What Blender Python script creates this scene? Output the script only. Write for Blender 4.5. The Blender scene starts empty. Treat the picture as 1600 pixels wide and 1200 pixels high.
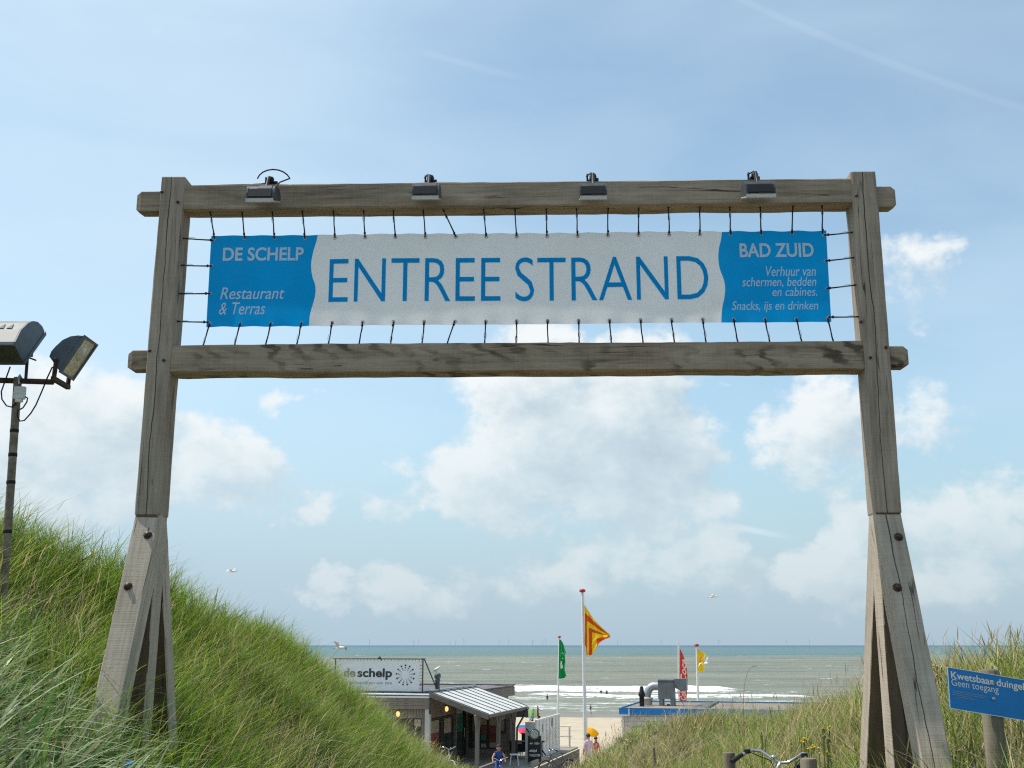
import bpy, bmesh, math, random
import numpy as np
from mathutils import Vector, Matrix, Quaternion
R = math.radians
random.seed(7); rng = np.random.default_rng(11)
sc = bpy.context.scene
col = sc.collection

# ------------------------------------------------------------------ camera
F = 1772.0
TH = math.atan(408 / F)
cam = bpy.data.cameras.new('camera'); cam.sensor_width = 36; cam.lens = 36 * F / 1600
cam.clip_start = .05; cam.clip_end = 90000
camo = bpy.data.objects.new('camera', cam); col.objects.link(camo)
camo.location = (0, 0, 0); camo.rotation_euler = (R(90) + TH, 0, 0)
sc.camera = camo

# ------------------------------------------------------------------ helpers: node expressions
class E_:
    def __init__(s, nt, sock): s.nt, s.s = nt, sock
    def m(s, op, *a, clamp=False):
        n = s.nt.nodes.new('ShaderNodeMath'); n.operation = op; n.use_clamp = clamp
        for i, v in enumerate((s,) + a):
            if isinstance(v, E_): s.nt.links.new(v.s, n.inputs[i])
            else: n.inputs[i].default_value = v
        return E_(s.nt, n.outputs[0])
    def __add__(s, o): return s.m('ADD', o)
    __radd__ = __add__
    def __sub__(s, o): return s.m('SUBTRACT', o)
    def __rsub__(s, o): return s.m('MULTIPLY', -1.0).m('ADD', o)
    def __mul__(s, o): return s.m('MULTIPLY', o)
    __rmul__ = __mul__
    def __truediv__(s, o): return s.m('DIVIDE', o)
    def step(s, a, b, lo=0., hi=1., kind='SMOOTHSTEP'):
        n = s.nt.nodes.new('ShaderNodeMapRange'); n.interpolation_type = kind
        s.nt.links.new(s.s, n.inputs[0])
        for i, v in enumerate((a, b, lo, hi)): n.inputs[i + 1].default_value = v
        return E_(s.nt, n.outputs[0])
class NT:
    def __init__(s, nt): s.nt = nt; nt.nodes.clear()
    def n(s, t, **k):
        x = s.nt.nodes.new(t)
        for a, b in k.items(): setattr(x, a, b)
        return x
    def l(s, a, b): s.nt.links.new(a.s if isinstance(a, E_) else a, b)
    def put(s, v, inp):
        if isinstance(v, (E_,)) or hasattr(v, 'is_output'): s.l(v, inp)
        elif isinstance(v, (tuple, list)) and len(v) == 3 and inp.type == 'RGBA': inp.default_value = (*v, 1)
        else: inp.default_value = v
    def xyz(s, x, y, z):
        c = s.n('ShaderNodeCombineXYZ')
        for v, i in zip((x, y, z), c.inputs): s.put(v, i)
        return c.outputs[0]
    def sep(s, v):
        q = s.n('ShaderNodeSeparateXYZ'); s.l(v, q.inputs[0]); return [E_(s.nt, o) for o in q.outputs]
    def scale(s, v, sx, sy=None, sz=None, off=None):
        mp = s.n('ShaderNodeMapping'); s.l(v, mp.inputs[0])
        mp.inputs['Scale'].default_value = (sx, sx if sy is None else sy, sx if sz is None else sz)
        if off: mp.inputs['Location'].default_value = off
        return mp.outputs[0]
    def noise(s, v, scale=1., detail=4., rough=.5, dist=0.):
        q = s.n('ShaderNodeTexNoise'); s.l(v, q.inputs['Vector'])
        q.inputs['Scale'].default_value = scale; q.inputs['Detail'].default_value = detail
        q.inputs['Roughness'].default_value = rough; q.inputs['Distortion'].default_value = dist
        return E_(s.nt, q.outputs[0])
    def mix(s, f, a, b, mode='MIX'):
        q = s.n('ShaderNodeMix', data_type='RGBA', blend_type=mode)
        s.put(f, q.inputs[0]); s.put(a, q.inputs[6]); s.put(b, q.inputs[7]); return q.outputs[2]
    def ramp(s, f, stops):
        q = s.n('ShaderNodeValToRGB'); s.l(f, q.inputs[0]); e = q.color_ramp.elements
        while len(e) < len(stops): e.new(.5)
        for k, (p, c) in zip(e, stops): k.position = p; k.color = (*c, 1)
        return q.outputs[0]
    def attr(s, name):
        q = s.n('ShaderNodeAttribute'); q.attribute_name = name; return q
    def coord(s, w='Object'): return s.n('ShaderNodeTexCoord').outputs[w]
    def bump(s, h, strength=.4, dist=.01):
        b = s.n('ShaderNodeBump'); b.inputs['Strength'].default_value = strength; b.inputs['Distance'].default_value = dist
        s.l(h, b.inputs['Height']); return b.outputs[0]
    def bsdf(s, color, rough=.7, normal=None, metal=0., spec=.3, **kw):
        p = s.n('ShaderNodeBsdfPrincipled'); s.put(color, p.inputs['Base Color']); s.put(rough, p.inputs['Roughness'])
        p.inputs['Metallic'].default_value = metal; p.inputs['Specular IOR Level'].default_value = spec
        if normal is not None: s.l(normal, p.inputs['Normal'])
        for k, v in kw.items(): s.put(v, p.inputs[k.replace('_', ' ')])
        return p.outputs[0]
    def out(s, sh):
        o = s.n('ShaderNodeOutputMaterial'); s.l(sh, o.inputs[0])
def newmat(name):
    m = bpy.data.materials.new(name); m.use_nodes = True; return m, NT(m.node_tree)

def ray(px, py):
    a, b = (px - 800) / F, (600 - py) / F
    return Vector((a, math.cos(TH) - b * math.sin(TH), math.sin(TH) + b * math.cos(TH)))
def at(px, py, Y):
    r = ray(px, py); return r * (Y / r.y)
def azel(px, py):
    r = ray(px, py).normalized(); return math.atan2(r.x, r.y), math.asin(r.z)

# ------------------------------------------------------------------ sky
SUN_AZ, SUN_EL = R(-75), R(60)
S = Vector((math.cos(SUN_EL) * math.sin(SUN_AZ), math.cos(SUN_EL) * math.cos(SUN_AZ), math.sin(SUN_EL)))
w = bpy.data.worlds.new('World'); sc.world = w; w.use_nodes = True
W = NT(w.node_tree)
# (px, py, rx, ry, weight) of each cloud, turned into a direction in the sky
CL = [(915, 680, 220, 135, 1.35), (765, 755, 110, 85, 1.1), (850, 600, 135, 85, 1.15), (985, 620, 110, 95, 1.15), (1045, 690, 115, 105, 1.15),
      (960, 775, 150, 75, 1.05), (1110, 785, 60, 38, .7), (870, 535, 60, 40, .8),
      (1290, 665, 100, 85, .95), (1330, 740, 70, 50, .6), (1420, 440, 70, 60, .55), (1430, 660, 75, 60, .5),
      (1500, 835, 120, 85, .9), (1560, 780, 95, 55, .75), (1330, 830, 55, 60, .9), (1290, 900, 80, 45, 1.), (1420, 920, 120, 50, .8),
      (960, 865, 95, 55, .95), (1070, 880, 90, 50, .9), (880, 905, 90, 40, .7), (1160, 905, 70, 40, .6), (1120, 850, 45, 35, .9),
      (90, 690, 170, 120, 1.1), (180, 760, 120, 70, .95), (345, 715, 110, 65, 1.05), (300, 770, 100, 45, .8), (440, 612, 45, 32, .65), (490, 790, 55, 30, .7),
      (620, 790, 70, 35, .55), (495, 910, 45, 28, .8), (600, 915, 70, 34, .75), (690, 930, 100, 30, .55), (770, 915, 90, 40, .5), (60, 600, 70, 30, .5)]
g = bpy.data.node_groups.new('cloud_density', 'ShaderNodeTree')
g.interface.new_socket('Dir', in_out='INPUT', socket_type='NodeSocketVector')
g.interface.new_socket('D', in_out='OUTPUT', socket_type='NodeSocketFloat')
G = NT(g)
gi = G.n('NodeGroupInput'); go = G.n('NodeGroupOutput')
az, el, _ = G.sep(gi.outputs[0])
w1 = G.noise(G.scale(gi.outputs[0], 11, 14, 9, off=(7, 3, 0)), 1., 5., .6); w2 = G.noise(G.scale(gi.outputs[0], 11, 14, 9, off=(1, 9, 0)), 1., 5., .6)
w3 = G.noise(G.scale(gi.outputs[0], 30, 36, 9, off=(2, 5, 0)), 1., 4., .6)
az = az + (w1 - .5) * .13 + (w3 - .5) * .03; el = el + (w2 - .5) * .075 + (w3 - .5) * .02
acc = None
for (px, py, rx, ry, wt) in CL:
    a0, e0 = azel(px, py); ra, re = rx / F * 1.22, ry / F * 1.22
    dx = az.m('MULTIPLY_ADD', 1 / ra, -a0 / ra); dy = el.m('MULTIPLY_ADD', 1 / re, -e0 / re)
    v = dx.m('MULTIPLY_ADD', dx, dy * dy).m('MULTIPLY_ADD', -wt, wt)
    acc = v if acc is None else acc.m('SMOOTH_MAX', v, .15)
acc = acc.m('MAXIMUM', -.22)
nz = G.noise(G.scale(gi.outputs[0], 13, 17, 9), 1., 9., .62, .15)
nb = G.noise(G.scale(gi.outputs[0], 30, 36, 30, off=(3, 1, 0)), 1., 6., .6, .5)
D = acc * .80 + (nz - .5) * 1.75 + (nb - .5) * .55
G.l(D, go.inputs[0])
# world tree
geo = W.coord('Generated')
dx, dy, dz = W.sep(geo)
AZ = dx.m('ARCTAN2', dy); EL = dz.m('ARCSINE')
dirv = W.xyz(AZ, EL, 0.)
def dens(v):
    q = W.n('ShaderNodeGroup'); q.node_tree = g; W.l(v, q.inputs[0]); return E_(w.node_tree, q.outputs[0])
D0 = dens(dirv)
D1 = dens(W.xyz(AZ - .020, EL + .022, 0.))
alpha = D0.step(.13, .62)
lit = ((D0 - D1) * .85 + .66 - D0.step(.5, 1.35) * .42)
lit = lit.m('MAXIMUM', 0.).m('MINIMUM', 1.)
sky = W.n('ShaderNodeTexSky', sky_type='NISHITA'); sky.sun_disc = False
sky.sun_elevation = SUN_EL; sky.sun_rotation = SUN_AZ % (2 * math.pi); sky.dust_density = 1.2; sky.air_density = 1.0; sky.ozone_density = .8
skyc = W.n('ShaderNodeVectorMath', operation='MULTIPLY'); W.l(sky.outputs[0], skyc.inputs[0]); skyc.inputs[1].default_value = (.130, .147, .137)
# thin high haze, streaky, and the grey bank of distant cloud along the horizon
ci = W.noise(W.scale(dirv, 3.0, 11, 1), 1., 5., .50, .5)
ci2 = W.noise(W.scale(dirv, 1.5, 3.5, 1, off=(4, 2, 0)), 1., 3., .5, .4)
left = AZ.step(.36, -.5)
haz = ((ci - .5) * .75 + (ci2 - .5) * .8 + left * .50 + .28).m('MAXIMUM', .05).m('MINIMUM', .85)
base = W.mix(haz * .80, skyc.outputs[0], (.56, .70, .80))
low = EL.step(.24, .0)
base = W.mix(low * .85, base, (.335, .450, .555))
# contrails
def streak(p, q, wd):
    (a0, e0), (a1, e1) = azel(*p), azel(*q)
    L = math.hypot(a1 - a0, e1 - e0); ux, uy = (a1 - a0) / L, (e1 - e0) / L
    d = ((AZ - a0) * (-uy) + (EL - e0) * ux).m('ABSOLUTE')
    t = (AZ - a0) * ux + (EL - e0) * uy
    return d.step(wd, wd * .2) * t.step(0., .03) * t.step(L, L - .05)
st = streak((1080, -40), (1700, 200), .0045) * .062 + streak((1110, 815), (1260, 845), .004) * .3 + streak((640, 75), (850, 130), .004) * .08
base = W.mix(st * (ci * .8 + .6), base, (.74, .80, .84))
cc = W.ramp(lit, [(0., (.35, .445, .51)), (.38, (.49, .575, .625)), (.75, (.67, .72, .735)), (1., (.75, .775, .775))])
lowc = W.mix(low * .50, cc, (.50, .56, .60))
fin = W.mix(alpha * (1.0 - low * .45) * .93, base, lowc)
bg = W.n('ShaderNodeBackground'); W.l(fin, bg.inputs[0]); bg.inputs[1].default_value = 1.0
wo = W.n('ShaderNodeOutputWorld'); W.l(bg.outputs[0], wo.inputs[0])
w.cycles.sampling_method = 'MANUAL'; w.cycles.sample_map_resolution = 1024

sun = bpy.data.lights.new('sun', 'SUN'); sun.energy = 3.6; sun.angle = R(.53); sun.color = (1., .955, .88)
suno = bpy.data.objects.new('sun', sun); col.objects.link(suno); suno.rotation_euler = S.to_track_quat('Z', 'Y').to_euler()
suno.location = (-20, 5, 40)
sc.view_settings.view_transform = 'Standard'; sc.view_settings.look = 'None'
sc.view_settings.exposure = 0.32; sc.view_settings.gamma = 1
sc.render.engine = 'CYCLES'
sc.cycles.use_denoising = False; sc.cycles.filter_width = 1.2; sc.cycles.use_adaptive_sampling = False; sc.cycles.sample_clamp_indirect = 4.
sc.cycles.max_bounces = 8; sc.cycles.transparent_max_bounces = 8

# ------------------------------------------------------------------ helpers: objects
def tag(o, label=None, cat=None, group=None, kind=None):
    if label: o['label'] = label
    if cat: o['category'] = cat
    if group: o['group'] = group
    if kind: o['kind'] = kind
    return o
def thing(name, loc, label, cat, group=None, rotz=0.):
    o = bpy.data.objects.new(name, None); col.objects.link(o); o.empty_display_size = .1
    o.location = loc; o.rotation_euler = (0, 0, rotz)
    return tag(o, label, cat, group)
def copy_tree(o, parent=None):
    c = o.copy(); col.objects.link(c)
    if parent is not None: c.parent = parent
    for ch in list(o.children): copy_tree(ch, c)
    return c
def world_of(o):
    m = o.matrix_basis.copy()
    while o.parent is not None:
        o = o.parent; m = o.matrix_basis @ m
    return m
class MB:
    """collects faces; build() links them as one mesh object. Points are world points unless local=True."""
    def __init__(s): s.v, s.f, s.mi, s.g, s.sm = [], [], [], [], []
    def add(s, vs, fs, mi=0, g=None, smooth=False):
        o = len(s.v); s.v += [tuple(p) for p in vs]
        s.g += [tuple(q) for q in (g if g is not None else vs)]
        for q in fs: s.f.append(tuple(i + o for i in q)); s.mi.append(mi); s.sm.append(smooth)
    def box(s, c, size, rot=None, mi=0, bev=0.):
        bm = bmesh.new(); bmesh.ops.create_cube(bm, size=1.)
        for v in bm.verts: v.co = Vector([v.co[i] * size[i] for i in range(3)])
        if bev > 0: bmesh.ops.bevel(bm, geom=bm.edges[:], offset=bev, segments=2, affect='EDGES', profile=.7)
        M = Matrix.Translation(c) @ (rot.to_4x4() if rot is not None else Matrix())
        bm.verts.index_update()
        k = [v.co.copy() for v in bm.verts]
        ax = max(range(3), key=lambda i: size[i]); oth = [i for i in range(3) if i != ax]
        s.add([M @ q for q in k], [[v.index for v in fc.verts] for fc in bm.faces], mi, [(q[ax], q[oth[0]], q[oth[1]]) for q in k])
        bm.free(); return s
    def bx(s, x0, x1, y0, y1, z0, z1, mi=0, bev=0.):
        return s.box(((x0 + x1) / 2, (y0 + y1) / 2, (z0 + z1) / 2), (abs(x1 - x0), abs(y1 - y0), abs(z1 - z0)), None, mi, bev)
    def tube(s, pts, r, n=8, mi=0, cap=True):
        pts = [Vector(p) for p in pts]; m = len(pts)
        rs = [r] * m if not hasattr(r, '__len__') else r
        t0 = (pts[1] - pts[0]).normalized(); up = Vector((0, 0, 1)) if abs(t0.z) < .9 else Vector((1, 0, 0))
        a = t0.cross(up).normalized(); vs, gg, L = [], [], 0
        for i, p in enumerate(pts):
            t = ((pts[min(i + 1, m - 1)] - pts[max(i - 1, 0)])).normalized()
            a = (a - t * a.dot(t)).normalized(); b = t.cross(a)
            if i: L += (p - pts[i - 1]).length
            for k in range(n):
                an = 2 * math.pi * k / n; vs.append(p + (a * math.cos(an) + b * math.sin(an)) * rs[i]); gg.append((L, math.cos(an) * rs[i], math.sin(an) * rs[i]))
        fs = [(i * n + k, i * n + (k + 1) % n, (i + 1) * n + (k + 1) % n, (i + 1) * n + k) for i in range(m - 1) for k in range(n)]
        s.add(vs, fs, mi, gg, n > 5)
        if cap: s.add(vs[:n], [tuple(range(n))[::-1]], mi, gg[:n]); s.add(vs[-n:], [tuple(range(n))], mi, gg[-n:])
        return s
    def lathe(s, c, prof, n=16, axis=(0, 0, 1), mi=0):
        ax = Vector(axis).normalized(); q = ax.to_track_quat('Z', 'Y'); vs, m = [], len(prof)
        for (r, h) in prof:
            for k in range(n):
                an = 2 * math.pi * k / n; vs.append(Vector(c) + q @ Vector((r * math.cos(an), r * math.sin(an), h)))
        fs = [(i * n + k, i * n + (k + 1) % n, (i + 1) * n + (k + 1) % n, (i + 1) * n + k) for i in range(m - 1) for k in range(n)]
        s.add(vs, fs, mi, None, True)
        if prof[0][0] > 1e-5: s.add(vs[:n], [tuple(range(n))[::-1]], mi)
        if prof[-1][0] > 1e-5: s.add(vs[-n:], [tuple(range(n))], mi)
        return s
    def ball(s, c, r, mi=0, n=10, sz=1.):
        k = max(4, n // 2)
        return s.lathe(c, [(max(1e-6, r * math.sin(math.pi * i / k)), -r * sz * math.cos(math.pi * i / k)) for i in range(k + 1)], n, (0, 0, 1), mi)
    def ring(s, c, axis, R_, r, n=16, m=6, mi=0):
        q = Vector(axis).normalized().to_track_quat('Z', 'Y')
        vs = [Vector(c) + q @ Vector(((R_ + r * math.cos(b)) * math.cos(a), (R_ + r * math.cos(b)) * math.sin(a), r * math.sin(b)))
              for a in [2 * math.pi * i / n for i in range(n)] for b in [2 * math.pi * j / m for j in range(m)]]
        fs = [(i * m + j, ((i + 1) % n) * m + j, ((i + 1) % n) * m + (j + 1) % m, i * m + (j + 1) % m) for i in range(n) for j in range(m)]
        s.add(vs, fs, mi, None, True); return s
    def prism(s, poly, ext, mi=0, caps=True):
        """poly: world points of one end; ext: vector to the other end"""
        n = len(poly); a = [Vector(p) for p in poly]; b = [p + Vector(ext) for p in a]
        s.add(a + b, [(i, (i + 1) % n, n + (i + 1) % n, n + i) for i in range(n)] + ([tuple(range(n))[::-1], tuple(range(n, 2 * n))] if caps else []), mi)
        return s
    def build(s, name, mats, parent=None, local=False, smooth_angle=None, fixn=True):
        me = bpy.data.meshes.new(name)
        vs = s.v
        if parent is not None and not local:
            Mi = world_of(parent).inverted(); vs = [Mi @ Vector(p) for p in s.v]
        me.from_pydata([tuple(p) for p in vs], [], s.f)
        mats = mats if isinstance(mats, (list, tuple)) else [mats]
        for m in mats: me.materials.append(m)
        me.polygons.foreach_set('material_index', s.mi)
        me.polygons.foreach_set('use_smooth', s.sm)
        at_ = me.attributes.new('g', 'FLOAT_VECTOR', 'POINT'); at_.data.foreach_set('vector', np.array(s.g, dtype=np.float32).ravel())
        if fixn:
            bm = bmesh.new(); bm.from_mesh(me); bmesh.ops.recalc_face_normals(bm, faces=bm.faces[:]); bm.to_mesh(me); bm.free()
        me.update()
        o = bpy.data.objects.new(name, me); col.objects.link(o)
        if parent is not None: o.parent = parent
        return o

def text_polys(body, bold=0., shear=0., spacing=1.):
    cu = bpy.data.curves.new('t', 'FONT'); cu.body = body; cu.size = 1.; cu.offset = bold; cu.shear = shear; cu.space_character = spacing
    cu.resolution_u = 4
    o = bpy.data.objects.new('t', cu); col.objects.link(o)
    dg = bpy.context.evaluated_depsgraph_get(); dg.update()
    me = bpy.data.meshes.new_from_object(o.evaluated_get(dg))
    vs = np.array([v.co[:2] for v in me.vertices]); fs = [tuple(p.vertices) for p in me.polygons]
    bpy.data.objects.remove(o); bpy.data.meshes.remove(me); bpy.data.curves.remove(cu)
    lo, hi = vs.min(0), vs.max(0)
    return (vs - lo) / (hi - lo), fs
def put_text(mb, body, fn, bold=0., shear=0., mi=0, spacing=1.):
    """fn maps (x,y) in the text's unit box to a world point"""
    vs, fs = text_polys(body, bold, shear, spacing)
    mb.add([fn(x, y) for x, y in vs], fs, mi)

# value noise for numpy geometry
def vnoise(x, y, seed=0):
    x = np.asarray(x, float); y = np.asarray(y, float)
    xi, yi = np.floor(x).astype(np.int64), np.floor(y).astype(np.int64); fx, fy = x - xi, y - yi
    fx = fx * fx * (3 - 2 * fx); fy = fy * fy * (3 - 2 * fy)
    def h(a, b):
        n = (a * 374761393 + b * 668265263 + seed * 1442695041) & 0xffffffff
        n = ((n ^ (n >> 13)) * 1274126177) & 0xffffffff
        return ((n ^ (n >> 16)) & 0xffff) / 65535.
    return (h(xi, yi) * (1 - fx) + h(xi + 1, yi) * fx) * (1 - fy) + (h(xi, yi + 1) * (1 - fx) + h(xi + 1, yi + 1) * fx) * fy
def fbm(x, y, o=4, seed=0):
    t, a, s_ = 0., .5, 0.
    for i in range(o): t = t + a * vnoise(x * 2 ** i, y * 2 ** i, seed + i); s_ += a; a *= .5
    return t / s_

# ------------------------------------------------------------------ materials
def simple(name, c, rough=.6, metal=0., spec=.3, var=.12, scale=6., bump=.0, dirt=None):
    m, N = newmat(name); co = N.coord()
    n = N.noise(N.scale(co, scale), 1., 6., .6)
    cc = N.mix(n.step(.3, .7), tuple(x * (1 - var) for x in c), tuple(min(1, x * (1 + var)) for x in c))
    if dirt:
        n2 = N.noise(N.scale(co, scale * .6, scale * .6, scale * .25, off=(5, 5, 5)), 1., 5., .65)
        cc = N.mix(n2.step(.5, .75) * .7, cc, dirt)
    N.out(N.bsdf(cc, rough, N.bump(n, bump, .004) if bump else None, metal, spec)); return m

def wood(name, dark, light, algae=0., crack=0., scallop=0., kerf=1., warm=0.):
    m, N = newmat(name)
    g0 = N.attr('g').outputs['Vector']
    oi = N.n('ShaderNodeObjectInfo').outputs['Random']
    off = N.n('ShaderNodeVectorMath', operation='MULTIPLY_ADD'); N.l(N.xyz(E_(N.nt, oi), E_(N.nt, oi), E_(N.nt, oi)), off.inputs[0])
    off.inputs[1].default_value = (37, 11, 5); N.l(g0, off.inputs[2])
    v = off.outputs[0]
    big = N.noise(N.scale(v, 1.3, 5, 5), 1., 4., .55, .6)
    streak_ = N.noise(N.scale(v, 1.6, 34, 34), 1., 5., .62, .35)
    fine = N.noise(N.scale(v, 5, 190, 190), 1., 3., .6, .2)
    saw = N.noise(N.scale(v, 120, 2.5, 2.5), 1., 3., .6)
    tot = big * .55 + streak_ * .55 + fine * .25 + saw * (.16 * kerf)
    c = N.ramp(tot.step(.54, .96, kind='LINEAR'), [(0., dark), (.45, tuple((a + b) / 2 for a, b in zip(dark, light))), (1., light)])
    if scallop:
        wv = N.n('ShaderNodeTexWave', wave_type='RINGS', rings_direction='Y'); N.l(N.scale(v, 2.2, 7, 7), wv.inputs[0])
        wv.inputs['Scale'].default_value = .75; wv.inputs['Distortion'].default_value = 9.; wv.inputs['Detail'].default_value = 4.; wv.inputs['Detail Scale'].default_value = 1.3; wv.inputs['Detail Roughness'].default_value = .6
        wq = E_(N.nt, wv.outputs[1]).step(.35, .95)
        c = N.mix(wq * scallop * N.noise(N.scale(v, 2.2, 6, 6, off=(4, 4, 4)), 1., 3., .5).step(.42, .66), c, tuple(x * .45 for x in dark))
    # checks along the grain
    rid = (N.noise(N.scale(v, .55, 11, 11, off=(9, 3, 1)), 1., 2.5, .5, .3) - .5).m('ABSOLUTE').step(.010, .002)
    brk = N.noise(N.scale(v, 1.6, 6, 6, off=(2, 8, 1)), 1., 2., .5).step(.52, .60)
    rid = rid * brk
    if crack:
        gx, gy, gz = N.sep(g0)
        wob = N.noise(N.xyz(gx * 1.3, 0., E_(N.nt, oi) * 20.), 1., 5., .6)
        d = (gy - crack - (wob - .5) * .07).m('ABSOLUTE')
        wd = N.noise(N.xyz(gx * .9, 3., E_(N.nt, oi) * 9.), 1., 2., .5).step(.3, .7, .0014, .0048, kind='LINEAR')
        cr = d.m('LESS_THAN', wd)
        rid = rid.m('MAXIMUM', cr)
    # knots
    vo = N.n('ShaderNodeTexVoronoi'); N.l(N.scale(v, 1.1, 5.5, 5.5), vo.inputs['Vector']); vo.inputs['Scale'].default_value = .8
    kn = E_(N.nt, vo.outputs['Distance']).step(.13, .05)
    c = N.mix(kn * .75, c, tuple(x * .4 for x in dark))
    if algae:
        al = N.noise(N.scale(v, 2.5, 8, 8, off=(1, 1, 7)), 1., 5., .6).step(.46, .7)
        c = N.mix(al * algae, c, (.075, .085, .03))
    if warm: c = N.mix(warm, c, (.20, .13, .07))
    c = N.mix(rid * .82, c, (.018, .014, .010))
    h = streak_ * .6 + fine * .3 + saw * (.25 * kerf) - rid * 1.2 - kn * .2
    N.out(N.bsdf(c, .86, N.bump(h, .75, .006), 0., .2)); return m

M = {}
M['beam'] = wood('weathered_beam_wood', (.13, .098, .068), (.45, .36, .275), algae=.2)
M['lowbeam'] = wood('weathered_lower_beam_wood', (.13, .095, .064), (.44, .35, .262), algae=.05, scallop=.85)
M['post'] = wood('weathered_post_wood', (.155, .122, .090), (.44, .365, .29), crack=.012, algae=.03)
M['sheltered_shade'] = wood('shaded_unweathered_wood', (.075, .052, .034), (.20, .145, .10), kerf=.6)  # unweathered brown, also darkened to paint in the shade between the legs
M['brace'] = wood('silvered_brace_wood', (.23, .185, .14), (.52, .445, .36), kerf=1.6)
M['braced'] = wood('split_brace_wood', (.22, .18, .135), (.50, .43, .345), kerf=1.6, crack=.02)
M['stake'] = wood('old_stake_wood', (.10, .085, .06), (.28, .24, .18), algae=.4)
M['greywood'] = wood('grey_board_wood', (.13, .115, .10), (.22, .195, .17))
M['rust'] = simple('rusty_iron', (.075, .045, .035), .8, .3, .3, .35, 20, .3)
M['rusthead'] = simple('rusty_bolt', (.09, .06, .05), .55, .7, .4, .3, 40, .2)
M['black'] = simple('black_plastic', (.018, .018, .020), .45)
M['rubber'] = simple('black_rubber', (.015, .015, .016), .75)
M['lampgrey'] = simple('dark_grey_lamp_paint', (.06, .062, .06), .45, .0, .4, .25, 12)
M['lampbig'] = simple('pale_grey_lamp_paint', (.24, .235, .22), .5, 0, .4, .12, 8, dirt=(.2, .19, .17))
M['lampblue'] = simple('blue_grey_lamp_paint', (.075, .095, .115), .5, 0, .4, .2, 10)
M['lens'] = simple('pale_lamp_glass', (.52, .50, .45), .25, 0, .5, .1, 30)
M['reflector'] = simple('lamp_reflector', (.45, .42, .33), .28, .25, .5, .25, 18)
M['boxwhite'] = simple('dirty_white_plastic', (.62, .62, .60), .55, 0, .3, .1, 14, dirt=(.4, .37, .3))
M['pole'] = simple('weathered_pole', (.20, .165, .125), .75, 0, .2, .35, 14, .3, dirt=(.08, .07, .06))
M['steel'] = simple('galvanised_steel', (.42, .44, .45), .42, .7, .5, .12, 10)
M['chrome'] = simple('bicycle_chrome', (.62, .63, .66), .22, .95, .5, .06, 30)
M['white'] = simple('white_paint', (.74, .74, .72), .5, 0, .3, .04, 6, dirt=(.6, .58, .54))
M['red'] = simple('red_paint', (.45, .03, .03), .45)
M['blue'] = simple('blue_paint', (.02, .20, .52), .5, 0, .3, .12, 5)
M['blueteal'] = simple('teal_blue_paint', (.03, .27, .50), .5, 0, .3, .2, 5, dirt=(.2, .35, .42))
M['pavwood'] = wood('taupe_stained_boards', (.20, .172, .145), (.30, .262, .225), kerf=.3)
M['pavdark'] = simple('dark_interior', (.07, .06, .052), .7, 0, .2, .4, 3)
M['darkframe'] = simple('dark_window_frame', (.055, .05, .046), .5)
M['roofing'] = simple('grey_roof_felt', (.16, .15, .15), .85, 0, .2, .2, 1.2, .2, dirt=(.09, .085, .085))
M['roofbrown'] = simple('gravelled_roof_felt', (.26, .215, .18), .9, 0, .2, .25, .9, .3, dirt=(.16, .14, .125))
M['canopy'] = simple('pale_canopy_sheet', (.66, .65, .61), .45, 0, .4, .08, 1.5, dirt=(.42, .41, .38))
M['deck'] = simple('deck_boards', (.30, .27, .23), .8, 0, .2, .15, 3)
M['ink'] = simple('dark_grey_ink', (.045, .047, .055), .6)
M['inklight'] = simple('mid_grey_ink', (.23, .24, .25), .6)
M['cladding'] = simple('pale_cladding', (.52, .52, .50), .6, 0, .3, .06, 4, dirt=(.4, .39, .37))
M['ductgrey'] = simple('grey_duct_metal', (.20, .215, .215), .5, .3, .4, .12, 4)
M['skin'] = simple('skin', (.45, .25, .17), .55, 0, .3, .08, 20)
M['hair'] = simple('brown_hair', (.045, .025, .015), .6, 0, .3, .3, 60)
M['greenscreen'] = simple('pale_green_cloth', (.42, .66, .30), .8)
M['chalk'] = simple('chalk', (.72, .72, .70), .9, 0, .1, .15, 40)
M['boardblack'] = simple('blackboard', (.016, .018, .02), .65)
M['badge'] = simple('grey_green_badge', (.07, .17, .12), .5)
M['poster'] = simple('red_poster', (.26, .06, .045), .55, 0, .4, .35, 3)
M['posterbeige'] = simple('beige_blind', (.42, .35, .26), .6, 0, .3, .2, 2)
M['postergreen'] = simple('green_poster', (.03, .22, .13), .55, 0, .4, .35, 3)
def cloth(name, c, tr=.35, var=.06, rough=.8, streak=0.):
    m, N = newmat(name); n = N.noise(N.scale(N.coord(), 3), 1., 4., .6)
    cc = N.mix(n.step(.3, .7), tuple(x * (1 - var) for x in c), tuple(min(1, x * (1 + var)) for x in c))
    if streak:
        s1 = N.noise(N.scale(N.coord(), 9, 9, 1.1), 1., 5., .65); s2 = N.noise(N.scale(N.coord(), 1.1, 1, 2.2, off=(3, 0, 1)), 1., 4., .6)
        cc = N.mix(s1.step(.46, .74) * s2.step(.35, .65) * streak, cc, tuple(x * .62 + .05 for x in c)); cc = N.mix(s2.step(.4, .7) * streak * .35, cc, tuple(x * .8 + .12 for x in c))
    t = N.n('ShaderNodeBsdfTranslucent'); N.put(cc, t.inputs[0])
    mx = N.n('ShaderNodeMixShader'); mx.inputs[0].default_value = tr
    N.l(N.bsdf(cc, rough, None, 0, .15), mx.inputs[1]); N.l(t.outputs[0], mx.inputs[2]); N.out(mx.outputs[0]); return m
M['ban_white'] = cloth('banner_white_vinyl', (.88, .865, .86), .5, .03, .8, .10)
M['ban_blue'] = cloth('banner_blue_vinyl', (.003, .33, .74), .48, .05, .8, .10)
M['sheet'] = cloth('white_sign_sheet', (.88, .88, .85), .55, .03)
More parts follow.
